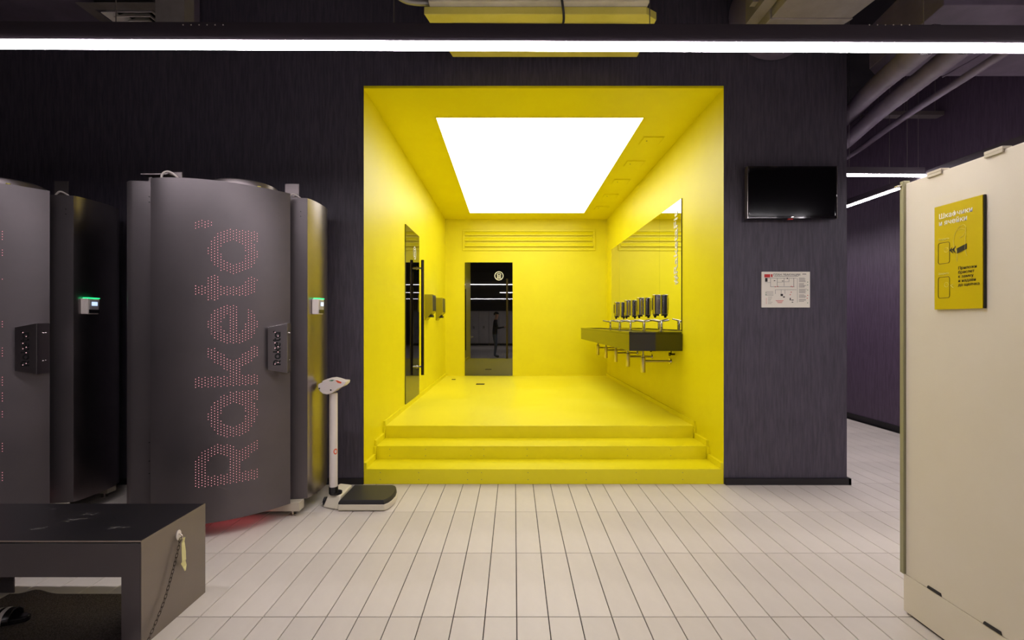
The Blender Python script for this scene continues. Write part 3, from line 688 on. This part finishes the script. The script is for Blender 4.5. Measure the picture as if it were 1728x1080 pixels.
hand = [(.50, .66-.1), (.50, .47), (.44, .42), (.42, .36), (.45, .30), (.50, .26), (.56, .235), (.64, .225), (.68, .25), (.67, .30), (.62, .33), (.55, .345)]
obj('hand_outline', sline(hand, .0007), pale_print, sg)
obj('hand_outline', sline([(.70, .52), (.66, .45), (.67, .38), (.68, .30)], .0007), pale_print, sg)
obj('hand_outline', sline([(.52, .27), (.60, .26), (.66, .27)], .0006), pale_print, sg)
b = B()
for poly in [[(.50, .435), (.70, .405), (.70, .455), (.50, .485)], [(.34, .445), (.40, .415), (.385, .445), (.42, .48)], [(.39, .44), (.48, .41), (.44, .445), (.48, .485)]]:
    b.faces.new([b.verts.new(sp(*p)) for p in poly])
r_ = bmesh.ops.extrude_face_region(b, geom=b.faces[:]); bmesh.ops.translate(b, vec=(-.0006, 0, 0), verts=[v for v in r_['geom'] if isinstance(v, bmesh.types.BMVert)])
obj('wristband', b, black_print, sg)
obj('arrow', sline([(.42, .80), (.36, .775), (.42, .765)], .001), pale_print, sg)

# ------------------------------------------------------------------ lettering made of shapes (for the cabins)
def sd_seg(p, a, c):
    px, py = p[0]-a[0], p[1]-a[1]; dx, dy = c[0]-a[0], c[1]-a[1]
    t = max(0, min(1, (px*dx+py*dy)/(dx*dx+dy*dy))); return math.hypot(px-dx*t, py-dy*t)
def sd_ring(p, c, rx, ry):
    x, y = (p[0]-c[0])/rx, (p[1]-c[1])/ry; d = math.hypot(x, y); return abs(d-1)*(rx+ry)/2
def g_R(x, y, h): 
    if x > .44: b_ = sd_ring((x, y), (.44, .63), .27, .27)
    else: b_ = 9
    return min(sd_seg((x, y), (h, 0), (h, 1)), sd_seg((x, y), (h, .90), (.44, .90)), b_, sd_seg((x, y), (h, .36), (.44, .36)), sd_seg((x, y), (.48, .36), (.72, -.05))) < h
def g_a(x, y, h): return min(sd_ring((x, y), (.41, .4), .31, .30), sd_seg((x, y), (.74, -.1), (.74, .42))) < h
def g_k(x, y, h): return min(sd_seg((x, y), (h, 0), (h, 1)), sd_seg((x, y), (.2, .36), (.36, .40)), sd_seg((x, y), (.36, .42), (.64, .74)), sd_seg((x, y), (.36, .40), (.66, .02))) < h
def g_e(x, y, h):
    if x > .40 and .19 < y < .32: return False
    return min(sd_ring((x, y), (.37, .4), .28, .30), sd_seg((x, y), (.1, .40), (.64, .40))+.02) < h
def g_t(x, y, h): return min(sd_seg((x, y), (.20, .26), (.20, .97)), sd_seg((x, y), (.03, .70), (.42, .70)), sd_seg((x, y), (.20, .26), (.27, .13)), sd_seg((x, y), (.27, .12), (.44, .10))) < h
def g_q(x, y, h): return sd_seg((x, y), (.09, .97), (.13, .80)) < h*.75
# letter, start along the text, width, width in glyph units
LET = [(g_R, .335, .278, .84), (g_a, .638, .305, .86), (g_k, .971, .266, .76), (g_e, 1.252, .255, .74), (g_t, 1.532, .168, .50), (g_a, 1.712, .300, .86), (g_q, 1.985, .075, .22)]
def in_word(s, t, h=.10):     # s: metres along the text, t: 0..1 baseline to cap height
    if t < 0 or t > 1: return False
    for fn, s0, wd, gw in LET:
        if s0-.02 <= s <= s0+wd+.02 and 0 <= (s-s0)/wd*gw <= gw and fn((s-s0)/wd*gw, t, h): return True
    return False

# ------------------------------------------------------------------ upright tanning cabins
DP = [(-2.313, 2.930), (-2.135, 2.917), (-1.953, 2.966), (-1.742, 3.108), (-1.596, 3.284)]
def door_y(x):               # Lagrange through the surveyed points
    s = 0
    for i, (xi, yi) in enumerate(DP):
        l = yi
        for j, (xj, yj) in enumerate(DP):
            if j != i: l *= (x-xj)/(xi-xj)
        s += l
    return s
DXN = 40
dline = [(-2.313+(2.313-1.596)*i/DXN, door_y(-2.313+(2.313-1.596)*i/DXN)) for i in range(DXN+1)]
arc = [0]
for p, q in zip(dline, dline[1:]): arc.append(arc[-1]+math.hypot(q[0]-p[0], q[1]-p[1]))
def on_door(a):
    for i in range(DXN):
        if arc[i+1] >= a or i == DXN-1:
            f_ = (a-arc[i])/(arc[i+1]-arc[i]); x = dline[i][0]+(dline[i+1][0]-dline[i][0])*f_; y = dline[i][1]+(dline[i+1][1]-dline[i][1])*f_
            d = Vector((dline[i+1][0]-dline[i][0], dline[i+1][1]-dline[i][1], 0)).normalized()
            return Vector((x, y, 0)), Vector((d.y, -d.x, 0)), d
def arc_at_u(u):
    for i in range(DXN):
        ua = VX+dline[i][0]/dline[i][1]*FPX; ub = VX+dline[i+1][0]/dline[i+1][1]*FPX
        if ua <= u <= ub: return arc[i]+(arc[i+1]-arc[i])*(u-ua)/(ub-ua)
A0, A1 = arc_at_u(329), arc_at_u(434.5)       # cap top, baseline
def make_pod(label):
    t = thing('tanning_cabin', label, 'tanning cabin', (-2.03, 3.4, 0), 'upright tanning cabins along the dark wall')
    b = B(); sheet(b, dline, .018, .10, 2.31); door = obj('door', b, pod_metal, t, smooth=True)
    # dotted lettering
    bp_, br_ = B(), B(); px_ = .0173; i = 0
    a = A0+.004
    while a < A1-.002:
        z = .33+(0 if i % 2 == 0 else .00875)
        while z < 2.07:
            if in_word(z, (A1-a)/(A1-A0)):
                c, n, d = on_door(a); c = c+Vector((0, 0, z))
                for bm_, r, o_ in ((br_, .0048, .0005), (bp_, .0024, .0011)):
                    bm_.faces.new([bm_.verts.new(c+n*o_+(d*math.cos(k*PI/3)+Vector((0, 0, 1))*math.sin(k*PI/3))*r) for k in range(6)])
            z += .0175
        a += px_; i += 1
    obj('hole_glow', br_, glow_red, door, kind='stuff'); obj('led_dot', bp_, led_pink, door, kind='stuff')
    R_ = [(-1.66, 3.345), (-1.622, 3.350), (-1.560, 3.358), (-1.512, 3.370), (-1.500, 3.40), (-1.491, 3.46), (-1.487, 3.54), (-1.487, 3.62), (-1.50, 3.70), (-1.535, 3.78), (-1.60, 3.84), (-1.72, 3.87)]
    b = B(); sheet(b, R_[:4], .012, .105, 2.30); obj('front_strip', b, pod_metal, t, smooth=True)
    b = B(); sheet(b, R_[3:], .012, .105, 2.30); sr = obj('side_panel', b, side_metal, t, smooth=True)
    L_ = [(-2.32, 2.965), (-2.44, 2.948), (-2.475, 2.955), (-2.505, 2.978), (-2.525, 3.02), (-2.55, 3.12), (-2.565, 3.3), (-2.565, 3.5), (-2.54, 3.68), (-2.48, 3.80), (-2.38, 3.86), (-2.28, 3.87)]
    b = B(); sheet(b, L_[::-1], .012, .105, 2.30); obj('side_panel', b, pod_metal, t, smooth=True)
    b = B(); sh = obj('inner_shell', prism(b, [(-2.42, 3.0), (-2.30, 3.02), (-2.12, 3.0), (-1.95, 3.06), (-1.76, 3.22), (-1.67, 3.37), (-1.53, 3.40), (-1.51, 3.55), (-1.53, 3.70), (-1.60, 3.81), (-1.75, 3.855), (-2.28, 3.855), (-2.46, 3.78), (-2.54, 3.5), (-2.53, 3.2), (-2.49, 3.0)], .12, 2.27), pod_inner, t)
    b = B(); [cyl(b, (x, y, z), (x, y-.003, z), .0035, seg=8) for x, y, zz in ((-2.345, 2.961, 0), ) for z in (2.20, 2.165, .62, .50, .42)]; obj('screw', b, matte_black, t)
    b = B(); [cyl(b, (-1.555, 3.3585, z), (-1.555, 3.3555, z), .0035, seg=8) for z in (2.20, 2.165)]; obj('screw', b, matte_black, t)
    # handle wedge
    q = [(-1.676, 3.132), (-1.553, 3.155), (-1.588, 3.276), (-1.664, 3.215)]
    zz = [(1.068, 1.358), (1.043, 1.386), (1.043, 1.386), (1.068, 1.358)]
    b = B(); hexa(b, [(q[i][0], q[i][1], zz[i][0]) for i in range(4)]+[(q[i][0], q[i][1], zz[i][1]) for i in range(4)]); hd = obj('handle', b, side_metal, t, bevel=.0015)
    o_ = Vector((q[0][0], q[0][1], 0)); d_ = (Vector((q[1][0], q[1][1], 0))-o_); ln = d_.length; d_.normalize(); n_ = Vector((d_.y, -d_.x, 0))
    b1, b2 = B(), B(); s0 = 1.098; S = .235/1.73; c0, c1 = .035, .082; ch = c1-c0; st_ = .0022
    a = c0
    while a < c1:
        z = s0
        while z < s0+.245:
            if in_word(.33+(z-s0)/S, (c1-a)/ch, .115):
                c = o_+d_*a+n_*.0008+Vector((0, 0, z)); h_ = st_/2
                b1.faces.new([b1.verts.new(c+d_*x+Vector((0, 0, y))) for x, y in ((-h_, -h_), (h_, -h_), (h_, h_), (-h_, h_))])
            z += st_
        a += st_
    for k in range(7):
        for aa in (.047, .066):
            z = s0+.01+k*.036+(.01 if aa > .05 else 0)
            if in_word(.33+(z-s0)/S, (c1-aa)/ch, .16):
                c = o_+d_*aa+n_*.0014+Vector((0, 0, z)); b2.faces.new([b2.verts.new(c+(d_*math.cos(j*PI/4)+Vector((0, 0, 1))*math.sin(j*PI/4))*.0032) for j in range(8)])
    obj('cut_lettering', b1, matte_black, hd, kind='stuff'); obj('led_dot', b2, led_pink, hd, kind='stuff')
    b = B(); [cyl(b, (-1.572+dx, 3.218+dy, z), (-1.566+dx, 3.220+dy, z), .004, seg=8) for z in (1.13, 1.32) for dx, dy in ((0, 0), (-.008, .022))]; obj('screw', b, chrome, hd)
    # top fittings
    b = B(); lathe(b, [(.21, 0), (.218, .05), (.212, .085), (.19, .095)], (-1.93, 3.30, 2.272), 40); ring = obj('fan_ring', b, zinc, t, smooth=True)
    b = B(); box(b, -2.45, -2.26, 3.02, 3.12, 2.362, 2.369); box(b, -2.39, -2.25, 3.1205, 3.126, 2.272, 2.41); box(b, -2.42, -2.40, 3.05, 3.07, 2.272, 2.362); obj('bracket', b, zinc, t)
    b = B(); box(b, -1.70, -1.60, 3.42, 3.425, 2.272, 2.42); box(b, -1.66, -1.60, 3.38, 3.42, 2.30, 2.306); obj('bracket', b, zinc, t)
    b = B(); tube(b, smooth_path([(-2.30, 3.0, 2.31), (-2.29, 3.0, 2.36), (-2.25, 3.0, 2.375), (-2.20, 3.01, 2.34), (-2.17, 3.03, 2.28)]), .006, 8); obj('cable_loop', b, white_plastic, t, smooth=True); b = B(); tube(b, smooth_path([(-1.68, 3.4, 2.30), (-1.63, 3.39, 2.335), (-1.58, 3.4, 2.31), (-1.56, 3.42, 2.272)]), .006, 8); obj('cable_loop', b, white_plastic, t, smooth=True)
    b = B(); cyl(b, (-1.75, 3.16, 2.272), (-1.75, 3.16, 2.325), .012, seg=12); obj('plug', b, pale_print, t)
    # base frame, feet and the red light below
    b = B(); box(b, -2.46, -1.536, 3.29, 3.37, .04, .104); box(b, -2.46, -1.56, 3.70, 3.78, .04, .104); box(b, -2.3, -2.22, 3.371, 3.699, .04, .104); box(b, -1.80, -1.72, 3.371, 3.699, .04, .104); fr = obj('base_frame', b, cream_frame, t, bevel=.003)
    for x, y in ((-1.60, 3.33), (-2.40, 3.33), (-1.62, 3.74), (-2.40, 3.74)):
        b = B(); cyl(b, (x, y, 0), (x, y, .008), .022, seg=14); cyl(b, (x, y, .008), (x, y, .04), .008, seg=10); obj('foot', b, satin, t, smooth=True)
    b = B(); box(b, -2.15, -1.75, 3.20, 3.24, .108, .118); obj('underglow', b, red_light, t)
    return t
pod = make_pod('graphite tanning cabin with dotted pink lettering, right one next to the white weighing scale')
dup(pod, (-1.645, -.07, 0), 'graphite tanning cabin with dotted pink lettering, cut off by the left picture edge')

def make_reader(label, dx=0, dy=0):
    x, y0, y1, z0, z1 = -1.497+dx, 3.405+dy, 3.505+dy, 1.452, 1.566
    t = thing('card_reader', label, 'card reader', (x, (y0+y1)/2, z0), 'card readers on the cabin sides')
    b = B(); hexa(b, [(x, y0, z0), (x+.045, y0+.01, z0), (x+.045, y1, z0), (x+.012, y1, z0), (x, y0, z1), (x+.052, y0+.003, z1), (x+.052, y1, z1), (x+.012, y1, z1)]); obj('case', b, white_plastic, t, bevel=.006)
    b = B(); hexa(b, [(x+.0466, y0+.02, z0+.006), (x+.050, y0+.02, z0+.006), (x+.050, y1-.008, z0+.006), (x+.0466, y1-.008, z0+.006), (x+.0525, y0+.014, z1-.012), (x+.056, y0+.014, z1-.012), (x+.056, y1-.008, z1-.012), (x+.0525, y1-.008, z1-.012)]); obj('face_plate', b, grey_plastic, t, bevel=.002)
    b = B(); box(b, x+.0565, x+.0575, y0+.03, y1-.025, z1-.052, z1-.024); obj('display', b, lcd, t)
    b = B(); box(b, x+.0516, x+.0535, y0+.012, y1-.006, z0+.008, z0+.034); obj('sensor_window', b, plastic_black, t)
    b = B(); box(b, x+.01, x+.054, y0+.008, y1-.002, z1+.0005, z1+.007); obj('status_light', b, green_led, t)
make_reader('white card reader with backlit display on the right cabin, beside the weighing scale')
make_reader('grey card reader with green light in the dark gap left of the lettered cabin', -1.645, -.07)

# orange cable on the floor between the cabins
b = B(); tube(b, smooth_path([(-3.05, 3.50, .008), (-2.95, 3.45, .008), (-2.82, 3.47, .008), (-2.72, 3.58, .008), (-2.70, 3.8, .008)]), .0055, 8)
tag(obj('floor_cable', b, orange, smooth=True), 'orange cable lying on the floor between the two cabins', 'cable')

# ------------------------------------------------------------------ column scale
sl = thing('weighing_scale', 'white column weighing scale with black platform standing left of the yellow stair', 'scale', (-1.15, 3.55, 0))
pl = [(-1.296, 3.385), (-.955, 3.385), (-.932, 3.42), (-.918, 3.47), (-.912, 3.55), (-.922, 3.63), (-.945, 3.70), (-.975, 3.72), (-1.296, 3.72)]
b = B(); prism(b, pl, .006, .052); obj('platform', b, cream_plastic, sl, smooth=True, bevel=.006)
pc = Vector((-1.11, 3.55))
b = B()
lo = [Vector((p[0], p[1])) for p in pl]; n = len(pl)
rr = [[b.verts.new((pc.x+(p.x-pc.x)*k, pc.y+(p.y-pc.y)*k, z)) for p in lo] for k, z in ((.99, .0525), (.98, .068), (.93, .082))]
for a_, c_ in zip(rr, rr[1:]):
    for i in range(n): b.faces.new([a_[i], a_[(i+1) % n], c_[(i+1) % n], c_[i]])
b.faces.new(rr[0][::-1]); b.faces.new(rr[-1]); obj('rubber_mat', b, noise_mat(pm('black_rubber', (38, 36, 36), .5), (300, 300, 300), (32, 30, 30), (46, 43, 42), .3, .002), sl, smooth=True)
b = B(); hexa(b, [(-1.435, 3.45, .004), (-1.30, 3.40, .004), (-1.30, 3.72, .004), (-1.42, 3.72, .004), (-1.405, 3.50, .105), (-1.302, 3.46, .09), (-1.302, 3.70, .09), (-1.40, 3.70, .10)]); obj('column_base', b, cream_plastic, sl, bevel=.012, seg=3)
for y in (3.50, 3.66): obj('wheel', cyl(B(), (-1.442, y, .033), (-1.427, y, .033), .032, seg=18), plastic_black, sl, smooth=True)
b = B(); cyl(b, (-1.369, 3.49, .10), (-1.369, 3.49, .15), .034, seg=24); cyl(b, (-1.355, 3.50, .092), (-1.355, 3.50, .106), .046, seg=24); obj('column_collar', b, plastic_black, sl, smooth=True)
b = B(); cyl(b, (-1.369, 3.49, .15), (-1.369, 3.49, .855), .030, seg=28); obj('column', b, white_plastic, sl, smooth=True)
# orange round mark on the column
b = B(); n = 24
for k in range(n):
    def pt(a, r): 
        th = math.radians(-38)+math.cos(a)*r/.0312; return (-1.369+math.cos(th)*.0307, 3.49+math.sin(th)*.0307, .418+math.sin(a)*r*1.3)
    a0, a1 = 2*PI*k/n, 2*PI*(k+1)/n
    b.faces.new([b.verts.new(p) for p in (pt(a0, .017), pt(a1, .017), pt(a1, .010), pt(a0, .010))])
obj('round_mark', b, orange, sl)
Yh = 3.43
prof = [(536, 649), (539, 647), (543, 646.5), (543.5, 643), (552, 639.5), (560, 638.5), (567, 640), (575, 642.6), (583.5, 643.4), (582.5, 648), (578, 652.5), (569, 656.5), (563, 661.5), (557, 665), (551, 666), (545, 665), (539, 660), (536.3, 655)]
pr = [((u-VX)*Yh/FPX, CH-(v-VY)*Yh/FPX) for u, v in prof]
b = B(); prism(b, pr, Yh, Yh+.10, axis='y'); hd = obj('display_head', b, white_plastic, sl, smooth=True, bevel=.006, seg=3)
def decal(pts, mat, nm, y=Yh-.0008, par=hd):
    b = B(); b.faces.new([b.verts.new(((u-VX)*Yh/FPX, y, CH-(v-VY)*Yh/FPX)) for u, v in pts]); return obj(nm, b, mat, par)
decal([(554.5, 642.8), (560, 641), (564.5, 641.2), (560.5, 643.4)], green_print, 'screen')
decal([(566, 641.8), (569, 641.8), (576.5, 644.6), (575.5, 647.3), (570, 646)], orange, 'keypad')
for u, v in ((539, 655.5), (558.3, 658.2)):
    c = P(u, v, Yh); b = B(); cyl(b, (c.x, Yh+.001, c.z), (c.x, Yh-.003, c.z), .0055, seg=12); obj('screw', b, plastic_black, hd)
# ------------------------------------------------------------------ bench, mat, sandals
bx1, by0, by1, bz = -1.592, 1.967, 2.375, .459
bx0 = -2.66
bn = thing('bench', 'low dark grey metal bench with black top at the lower left', 'bench', ((bx0+bx1)/2, 2.17, 0))
b = B(); box(b, bx0+.002, bx1-.002, by0+.002, by1-.002, bz-.012, bz); obj('bench_top', b, bench_top_m, bn, bevel=.0015)
b = B(); prism(b, [(bx0+.006, .304), (bx0+.006, 0), (bx0+.085, 0), (bx0+.085, .304), (bx1-.086, .304), (bx1-.086, 0), (bx1-.0045, 0), (bx1-.0045, bz-.0125), (bx0+.006, bz-.0125)], by0, by0+.004, axis='y')
obj('front_panel', b, bench_front, bn)
b = B(); prism(b, [(bx0+.006, .304), (bx0+.006, 0), (bx0+.085, 0), (bx0+.085, .304), (bx1-.086, .304), (bx1-.086, 0), (bx1-.0045, 0), (bx1-.0045, bz-.0125), (bx0+.006, bz-.0125)], by1-.004, by1, axis='y')
obj('back_panel', b, bench_front, bn)
b = B(); box(b, bx1-.004, bx1, by0, by1, 0, bz+.0004); obj('end_panel', b, bench_side, bn, bevel=.001)
b = B(); box(b, bx0, bx0+.004, by0, by1, 0, bz+.0004); obj('end_panel', b, bench_side, bn, bevel=.001)
b = B(); box(b, bx0+.01, bx1-.002, by0-.0008, by0+.001, bz-.004, bz+.0008); obj('edge_strip', b, satin, bn)
rnd = random.Random(11); b = B()
for (u, v, n_) in [(125, 878, 8), (60, 892, 5), (203, 890, 4), (85, 858, 3), (150, 868, 4)]:
    Y = (CH-bz)*FPX/(v-VY); x = (u-VX)*Y/FPX
    for k in range(n_):
        x1, y1 = x+rnd.uniform(-.03, .03), Y+rnd.uniform(-.015, .015); L = rnd.uniform(.008, .03); a = rnd.uniform(-.3, 1.0)
        d = Vector((math.cos(a), math.sin(a), 0))*L; s = Vector((-math.sin(a), math.cos(a), 0))*.0011
        c = Vector((x1, y1, bz+.0003)); b.faces.new([b.verts.new(p) for p in (c-d, c-s, c+d, c+s)])
obj('scuff', b, scuff_m, bn, kind='stuff')

mt = B(); nx, ny = 40, 18; vv = {}
mx0, mx1, myy0, myy1 = -2.57, -1.684, 1.70, 2.345
for i in range(nx+1):
    for j in range(ny+1):
        x = mx0+(mx1-mx0)*i/nx; y = myy0+(myy1-myy0)*j/ny
        z = .010+.022*math.exp(-((x+2.43)/.06)**2)*max(0, (j/ny))**9
        if y < by0+.03 : x_ = x
        vv[i, j] = mt.verts.new((x, y, z))
for i in range(nx):
    for j in range(ny): mt.faces.new([vv[i, j], vv[i+1, j], vv[i+1, j+1], vv[i, j+1]])
r_ = bmesh.ops.extrude_face_region(mt, geom=mt.faces[:])
for v in r_['geom']:
    if isinstance(v, bmesh.types.BMVert): v.co.z = max(.0005, v.co.z-.009)
tag(obj('doormat', mt, mat_fabric, smooth=True), 'dark ribbed doormat under the bench', 'mat')

def sandal(x1, y, ang, label):
    t = thing('slide_sandal', label, 'sandal', (x1-.13, y, .012), 'black slide sandals under the bench')
    M = Matrix.Translation((x1, y, .0125)) @ Matrix.Rotation(ang, 4, 'Z')
    out = []
    for k in range(28):
        a = 2*PI*k/28; ex = math.cos(a); ey = math.sin(a)
        x = -.135+.135*ex; wdt = .036+.009*(-ex if ex < 0 else -ex*.4)
        out.append((x, wdt*math.copysign(abs(ey)**.75, ey)))
    b = B(); prism(b, out, 0, .026); bmesh.ops.transform(b, matrix=M, verts=b.verts); so = obj('sole', b, plastic_black, t, smooth=True, bevel=.005)
    b = B(); ring = []
    def arch(b, x0, x1, r, off):
        g = []
        for k in range(15):
            a = PI*k/14; yy = math.cos(a)*(.046+off); zz = .014+math.sin(a)**.8*(.048+off)
            g.append((b.verts.new(M @ Vector((x0, yy, zz))), b.verts.new(M @ Vector((x1, yy, zz)))))
        for p, q in zip(g, g[1:]): b.faces.new([p[0], q[0], q[1], p[1]])
    arch(b, -.175, -.055, 0, 0)
    st = obj('strap', b, plastic_black, t, smooth=True); sm = st.modifiers.new('solid', 'SOLIDIFY'); sm.thickness = .005
    for k in range(3):
        b = B(); arch(b, -.158+.031*k, -.140+.031*k, 0, .0032); sb = obj('stripe', b, white_plastic, st, smooth=True)
    return t
sandal(-2.245, 2.135, math.radians(12), 'black slide sandal with three white stripes on the doormat, farther of the pair')
sandal(-2.31, 1.98, math.radians(-4), 'black slide sandal with three white stripes at the picture corner, nearer of the pair')

# hook plate, ribbon and chain on the bench end
hp = thing('hook_plate', 'small white oval hook plate on the end of the bench', 'hook', (bx1, 2.18, .38))
b = B(); cpt = Vector((bx1+.001, 2.182, .385)); pts = [(2.182+math.cos(k*PI/8)*.016, .385+math.sin(k*PI/8)*.024) for k in range(16)]
prism(b, pts, bx1+.0005, bx1+.004, axis='x'); obj('plate', b, white_plastic, hp, smooth=True)
b = B(); tube(b, smooth_path([(bx1+.004, 2.182, .39), (bx1+.02, 2.18, .385), (bx1+.022, 2.18, .37), (bx1+.01, 2.18, .366)]), .0025, 8); obj('hook', b, satin, hp, smooth=True)
b = B(); path = [(2.172, .372), (2.192, .366), (2.190, .345), (2.190, .30), (2.188, .262), (2.190, .25), (2.200, .228), (2.196, .207)]
wds = [.004, .006, .008, .009, .010, .013, .010, .001]
pp = [(b.verts.new((bx1+.018+.003*math.sin(i*2), y-w2, z)), b.verts.new((bx1+.022+.004*math.cos(i*1.7), y+w2, z+.002))) for i, ((y, z), w2) in enumerate(zip(path, wds))]
for p, q in zip(pp, pp[1:]): b.faces.new([p[0], p[1], q[1], q[0]])
rb = obj('ribbon', b, ribbon_m); sm = rb.modifiers.new('solid', 'SOLIDIFY'); sm.thickness = .0012
tag(rb, 'crumpled pale yellow ribbon hanging from the hook on the bench end', 'ribbon')
chn = thing('chain', 'thin dark chain hanging from the hook down the bench end', 'chain', (bx1+.02, 2.16, .36))
cpth = smooth_path([(bx1+.016, 2.172, .366), (bx1+.018, 2.150, .31), (bx1+.018, 2.125, .25), (bx1+.016, 2.105, .20), (bx1+.016, 2.075, .14), (bx1+.016, 2.035, .085), (bx1+.02, 1.985, .035), (bx1+.03, 1.94, .006), (bx1+.03, 1.88, .004)], 14)
lm = bpy.data.meshes.new('link'); b = B(); ll, lw = .0105, .0045
tube(b, [Vector((math.cos(a)*lw, 0, math.sin(a)*lw+(ll-lw)*(1 if math.sin(a) > 0 else -1))) for a in [2*PI*(k+.5)/12 for k in range(12)]], .0012, 6, closed=True)
for f in b.faces: f.smooth = True
b.to_mesh(lm); b.free(); lm.materials.append(steel_dark)
acc = 0; k = 0; org = Vector(chn.location)
for p, q in zip(cpth, cpth[1:]):
    L = (q-p).length
    while acc <= L:
        c = p+(q-p)*(acc/L); o = bpy.data.objects.new('link', lm); C.objects.link(o); o.parent = chn
        rot = (q-p).to_track_quat('Z', 'Y') @ Matrix.Rotation(PI/2*(k % 2), 3, 'Z').to_quaternion()
        o.rotation_mode = 'QUATERNION'; o.rotation_quaternion = rot; o.location = c-org; k += 1; acc += .0165
    acc -= L

# ------------------------------------------------------------------ behind the camera (seen only in the glass doors and mirror)
def locker(x, y, label):
    t = thing('locker', label, 'locker', (x, y, 0), 'grey lockers at the far end of the room')
    b = B(); box(b, x-.295, x+.295, y-.5, y, .12, 2.05); bd = obj('body', b, locker_grey, t, bevel=.003)
    b = B(); box(b, x-.28, x+.28, y-.48, y-.03, 0, .1195); obj('plinth', b, matte_black, t)
    for s in (-1, 1):
        b = B(); box(b, min(x+s*.005, x+s*.285), max(x+s*.005, x+s*.285), y+.001, y+.018, .14, 2.03); dd = obj('door', b, locker_grey, t, bevel=.002)
        b = B(); box(b, x+s*.03-.008, x+s*.03+.008, y+.0185, y+.035, 1.0, 1.15); obj('handle', b, steel_dark, dd)
    return t
k1 = locker(-3.0, -9.8, 'light grey double locker at the far end, seen reflected in the glass door')
for k in range(1, 11): dup(k1, (.6*k, 0, 0))
pn = thing('person', 'person in black jacket and jeans standing, seen reflected in the back glass door', 'person', (-.75, -.45, 0))
def skinned(verts, edges, radii, root=0, sub=2):
    me = bpy.data.meshes.new('sk'); me.from_pydata(verts, edges, []); o = bpy.data.objects.new('sk', me); C.objects.link(o)
    m = o.modifiers.new('s', 'SKIN'); m.use_smooth_shade = True
    for i, r in enumerate(radii): me.skin_vertices[0].data[i].radius = (r, r) if not isinstance(r, tuple) else r
    for i in range(len(verts)): me.skin_vertices[0].data[i].use_root = (i == root)
    s = o.modifiers.new('u', 'SUBSURF'); s.levels = sub; s.render_levels = sub
    bpy.context.view_layer.update()
    out = bpy.data.meshes.new_from_object(o.evaluated_get(bpy.context.evaluated_depsgraph_get()))
    bpy.data.objects.remove(o); return out
PB = Vector((-.75, -.45, 0))
V = []; E = []; R = []
def jv(x, y, z, r, par=None):
    V.append(tuple(PB+Vector((x, y, z)))); R.append(r)
    if par is not None: E.append((par, len(V)-1))
    return len(V)-1
pel = jv(0, 0, .95, (.13, .16)); wa = jv(.0, 0, 1.10, (.11, .14), pel); chv = jv(.02, 0, 1.32, (.12, .17), wa); nk = jv(.04, 0, 1.50, .065, chv); hdv = jv(.06, 0, 1.56, .055, nk); h1 = jv(.075, 0, 1.64, (.09, .075), hdv); h2 = jv(.07, 0, 1.73, .06, h1)
for s in (-1, 1):
    hip = jv(0, s*.10, .88, .10, pel); kn = jv(.04, s*.11, .50, .062, hip); an = jv(-.01, s*.12, .09, .045, kn); toe = jv(.16, s*.14, .04, .035, an)
    sh = jv(.01, s*.20, 1.42, .07, chv); el = jv(.10, s*.25, 1.15, .046, sh); wr = jv(.36, s*.12, 1.20, .028, el); pa = jv(.43, s*.09, 1.21, (.018, .035), wr)
    for k in range(4):
        f1 = jv(.47, s*(.09-.02*(k-1.5)), 1.215-.004*k, .0095, pa); f2 = jv(.50, s*(.085-.018*(k-1.5)), 1.20-.006*k, .0085, f1); jv(.515, s*(.08-.016*(k-1.5)), 1.18-.006*k, .008, f2)
    t1 = jv(.42, s*.06, 1.235, .010, pa); jv(.445, s*.04, 1.24, .009, t1)
me = skinned(V, E, R)
for m in (skin_m, cloth_black, denim, matte_black): me.materials.append(m)
for p in me.polygons:
    c = p.center-PB; p.use_smooth = True
    p.material_index = 3 if c.z < .075 else 2 if c.z < .93 else 1 if (c.z < 1.49 and c.x < .36) else 0
bd = bpy.data.objects.new('body', me); C.objects.link(bd); bd.parent = pn; bd.location = -PB
hm = B(); bmesh.ops.create_uvsphere(hm, u_segments=20, v_segments=12, radius=.105)
bmesh.ops.delete(hm, geom=[v for v in hm.verts if v.co.z < -.01 and v.co.x > -.03 or v.co.z < -.05], context='VERTS')
bmesh.ops.transform(hm, matrix=Matrix.Translation(PB+Vector((.055, 0, 1.70))) @ Matrix.Diagonal((1.02, .86, 1.0, 1)), verts=hm.verts)
ho = bpy.data.meshes.new('hair'); hm.to_mesh(ho); hm.free(); ho.materials.append(hair_m)
h_ = bpy.data.objects.new('hair', ho); C.objects.link(h_); h_.parent = pn; h_.location = -PB
for p in ho.polygons: p.use_smooth = True
